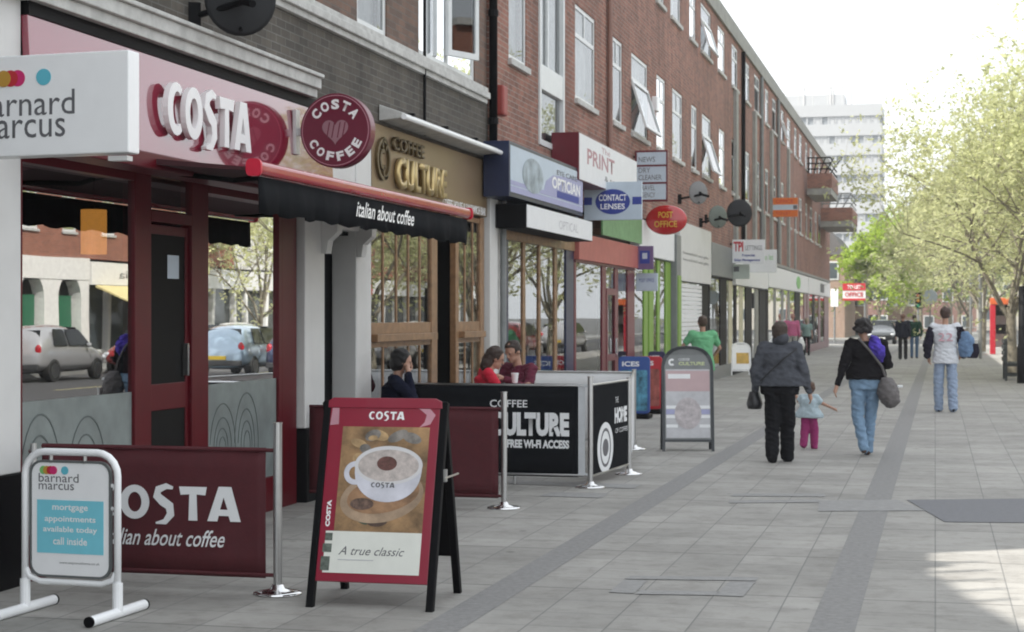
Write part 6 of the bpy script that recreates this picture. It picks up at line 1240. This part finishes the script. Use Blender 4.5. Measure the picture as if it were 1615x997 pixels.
# ------------------------------------------------------------------ TREES
BARK = mat('bark', (.19, .17, .13), .9, var=.4, scale=8, bump=.6)
def leafmat(n, c): return mat(n, c, .6, var=.3, scale=.9, trans=.6)
LF1 = leafmat('young_leaves', (.57, .59, .32)); LF2 = leafmat('bright_leaves', (.36, .47, .07)); LF3 = leafmat('mid_leaves', (.22, .28, .1))
def tree(name, label, x, y, h, rad, trunk_h, tr, leafm, nleaf, seed, ls=.11, group='trees along the pavement', parts=None, dens=1.0):
    t = thing(name, label, 'tree', (x, y, 0), 0, group)
    if parts:
        for o in parts: c = o.copy(); C.objects.link(c); c.parent = t
        s = h/parts[0]['h']; t.scale = (s, s, s); t.rotation_euler.z = seed; return t, parts
    rr_ = random.Random(seed); q = MB(); tips = []
    def grow(p, d, L, r, depth):
        n = 4; pts = [p]; rs = [r]; cur = p.copy(); dd = d.copy()
        for i in range(n):
            jt = .12 if depth else .03; dd = (dd+Vector((rr_.gauss(0, jt), rr_.gauss(0, jt), rr_.gauss(.02, .08)))).normalized(); cur = cur+dd*L/n; pts.append(cur.copy()); rs.append(max(.006, r*(1-.5*(i+1)/n)))
        q.tube(pts, [x_*.8 for x_ in rs] if depth else rs, 10 if depth == 0 else 6 if depth < 3 else 4, cap=False)
        if depth >= 1: tips.extend([(pts[j], L) for j in range(1, n+1)])
        if depth < 4:
            k_ = (5, 5, 4, 3)[depth]
            for i in range(k_):
                s_ = rr_.uniform(.45, 1) if depth else rr_.uniform(.75, 1); j = min(n-1, int(s_*n)); bp = pts[j].lerp(pts[j+1], s_*n-j) if j < n else pts[n]
                az_ = 2*math.pi*(i+rr_.random()*.6)/k_; el = R(rr_.uniform(22, 62) if depth else rr_.uniform(38, 68)); side = dd.orthogonal().normalized(); side.rotate(Matrix.Rotation(az_, 3, dd)); nd = (dd*math.sin(el)+side*math.cos(el)+Vector((0, 0, .12))).normalized()
                grow(bp, nd, L*rr_.uniform(.58, .8) if depth else (h-trunk_h)*.5*rr_.uniform(.8, 1.1), rs[j]*.6, depth+1)
            if depth == 0: grow(pts[-1], Vector((.05, 0, 1)).normalized(), (h-trunk_h)*.5, rs[-1]*.8, 1)
    grow(Vector((0, 0, -.05)), Vector((.02, .01, 1)), trunk_h, tr, 0)
    # squash the crown to the wanted outline
    cz = trunk_h+(h-trunk_h)*.45; mxr = sorted(math.hypot(p.x, p.y) for p, L in tips)[int(len(tips)*.93)]; mzz = max(p.z for p, L in tips)
    def fit(v):
        if v.z > trunk_h*.9: k_ = min(1, (v.z-trunk_h*.9)/1.0); v.x *= 1+(rad/mxr-1)*k_; v.y *= 1+(rad/mxr-1)*k_; tt_ = min(1, max(0, (v.z-trunk_h)/(mzz-trunk_h))); tp2 = 1.12-.62*tt_**1.3; v.x *= 1+(tp2-1)*k_; v.y *= 1+(tp2-1)*k_; v.z = trunk_h*.9+(v.z-trunk_h*.9)*(h-trunk_h*.9)/(mzz-trunk_h*.9)
    for v in q.bm.verts: fit(v.co)
    tp_ = []
    for p, L in tips: p = p.copy(); fit(p); tp_.append(p)
    o1 = obj('trunk', q, BARK, t, smooth=True); q = MB(); bm = q.bm
    for i in range(nleaf//5):
        c = rr_.choice(tp_); g_ = rr_.gauss; c = c-Vector((0, 0, rr_.random()**2*1.1)) if c.z < trunk_h+2.6 and rr_.random() < .6 else c
        p0 = c+Vector((g_(0, .24), g_(0, .24), g_(0, .2)))
        if noise.noise(p0*.55+Vector((seed, 0, 0))) < -.22*dens: continue
        for _k in range(rr_.randint(3, 8)):
            p = p0+Vector((g_(0, .09), g_(0, .09), g_(0, .08))); s_ = ls*rr_.uniform(.4, 1.25); u_ = Vector((g_(0, 1), g_(0, 1), g_(0, .7))).normalized(); v_ = u_.orthogonal().normalized(); v_.rotate(Matrix.Rotation(rr_.uniform(0, 6.28), 3, u_))
            bm.faces.new([bm.verts.new(p+a_) for a_ in (-u_*s_, v_*s_*.45, u_*s_, -v_*s_*.45)])
    me = bpy.data.meshes.new('foliage'); bm.to_mesh(me); bm.free(); o2 = obj('foliage', me, leafm, t); o1['h'] = h; return t, [o1, o2]
def tx(px, Y): return XY(px, Y)
T1, pT1 = tree('plane_tree', 'largest pale green tree whose crown fills the right edge of the view', tx(1596, 50), 50, 10.8, 5.2, 2.0, .2, LF1, 22000, 11, .075)
T2, pT2 = tree('plane_tree', 'pale green tree second in the row behind the red kiosk', tx(1548, 84), 84, 10.4, 5.2, 1.9, .2, LF1, 18000, 23, .10)
tree('plane_tree', 'pale green tree third in the row above the man with the backpack', tx(1528, 108), 108, 11.5, 5, 2.6, .2, LF1, 0, 2.1, parts=pT2)
tree('plane_tree', 'pale green tree fourth in the row far beyond', tx(1512, 134), 134, 12, 5, 2.6, .2, LF1, 0, 4.0, parts=pT1)
T3, pT3 = tree('lime_tree', 'vivid yellow green tree behind the red letting board', tx(1385, 128), 128, 9.6, 3.3, 2.2, .16, LF2, 15000, 31, .17, 'trees beyond the side road')
tree('lime_tree', 'vivid green tree right of the red letting board over the pair', tx(1425, 140), 140, 11, 4, 2.2, .16, LF2, 0, 2.6, parts=pT3, group='trees beyond the side road')
T4, pT4 = tree('maple_tree', 'darker green tree above the dark car', tx(1452, 150), 150, 12.5, 5, 2.6, .2, LF3, 16000, 47, .2, 'trees beyond the side road')
tree('maple_tree', 'darker green tree farthest back over the houses', tx(1500, 176), 176, 14, 5, 2.6, .2, LF3, 0, 1.0, parts=pT4, group='trees beyond the side road')
tree('maple_tree', 'green tree far right behind the big pale tree', tx(1600, 160), 160, 14, 5, 2.6, .2, LF3, 0, 3.0, parts=pT4, group='trees beyond the side road')
for i, (x, y, h_, a, lab) in enumerate(((4.1, 46, 10, 0, 'leafy street tree at the kerb right of the largest pale tree'), (4.1, 57, 10.5, 1.2, 'leafy street tree at the kerb behind the bench'), (4.1, 69, 10, 2.2, 'leafy street tree at the kerb level with the red kiosk'), (14.9, 64, 9, 3.1, 'tree across the road mirrored in the second coffee shop window'), (15.2, 76, 8.5, 4.4, 'tree across the road before the white upper storey'), (15, 92, 10, 5, 'tree across the road near its far end'))):
    tree('plane_tree', lab, x, y, h_, 4, 2.4, .2, LF1, 0, a, parts=pT2, group='trees beside the road')

# ------------------------------------------------------------------ HAZE
q = MB(); q.box(-70, 60, -30, 330, -1.3, 46); hz = obj('haze', q, None); hz['kind'] = 'stuff'
m = bpy.data.materials.new('haze'); m.use_nodes = True; n = m.node_tree; n.nodes.clear(); o = n.nodes.new('ShaderNodeOutputMaterial'); v = n.nodes.new('ShaderNodeVolumePrincipled')
v.inputs['Color'].default_value = (.9, .93, .97, 1); v.inputs['Density'].default_value = .0005; v.inputs['Anisotropy'].default_value = .2
n.links.new(v.outputs[0], o.inputs['Volume']); hz.data.materials.append(m)
sc.cycles.volume_bounces = 1
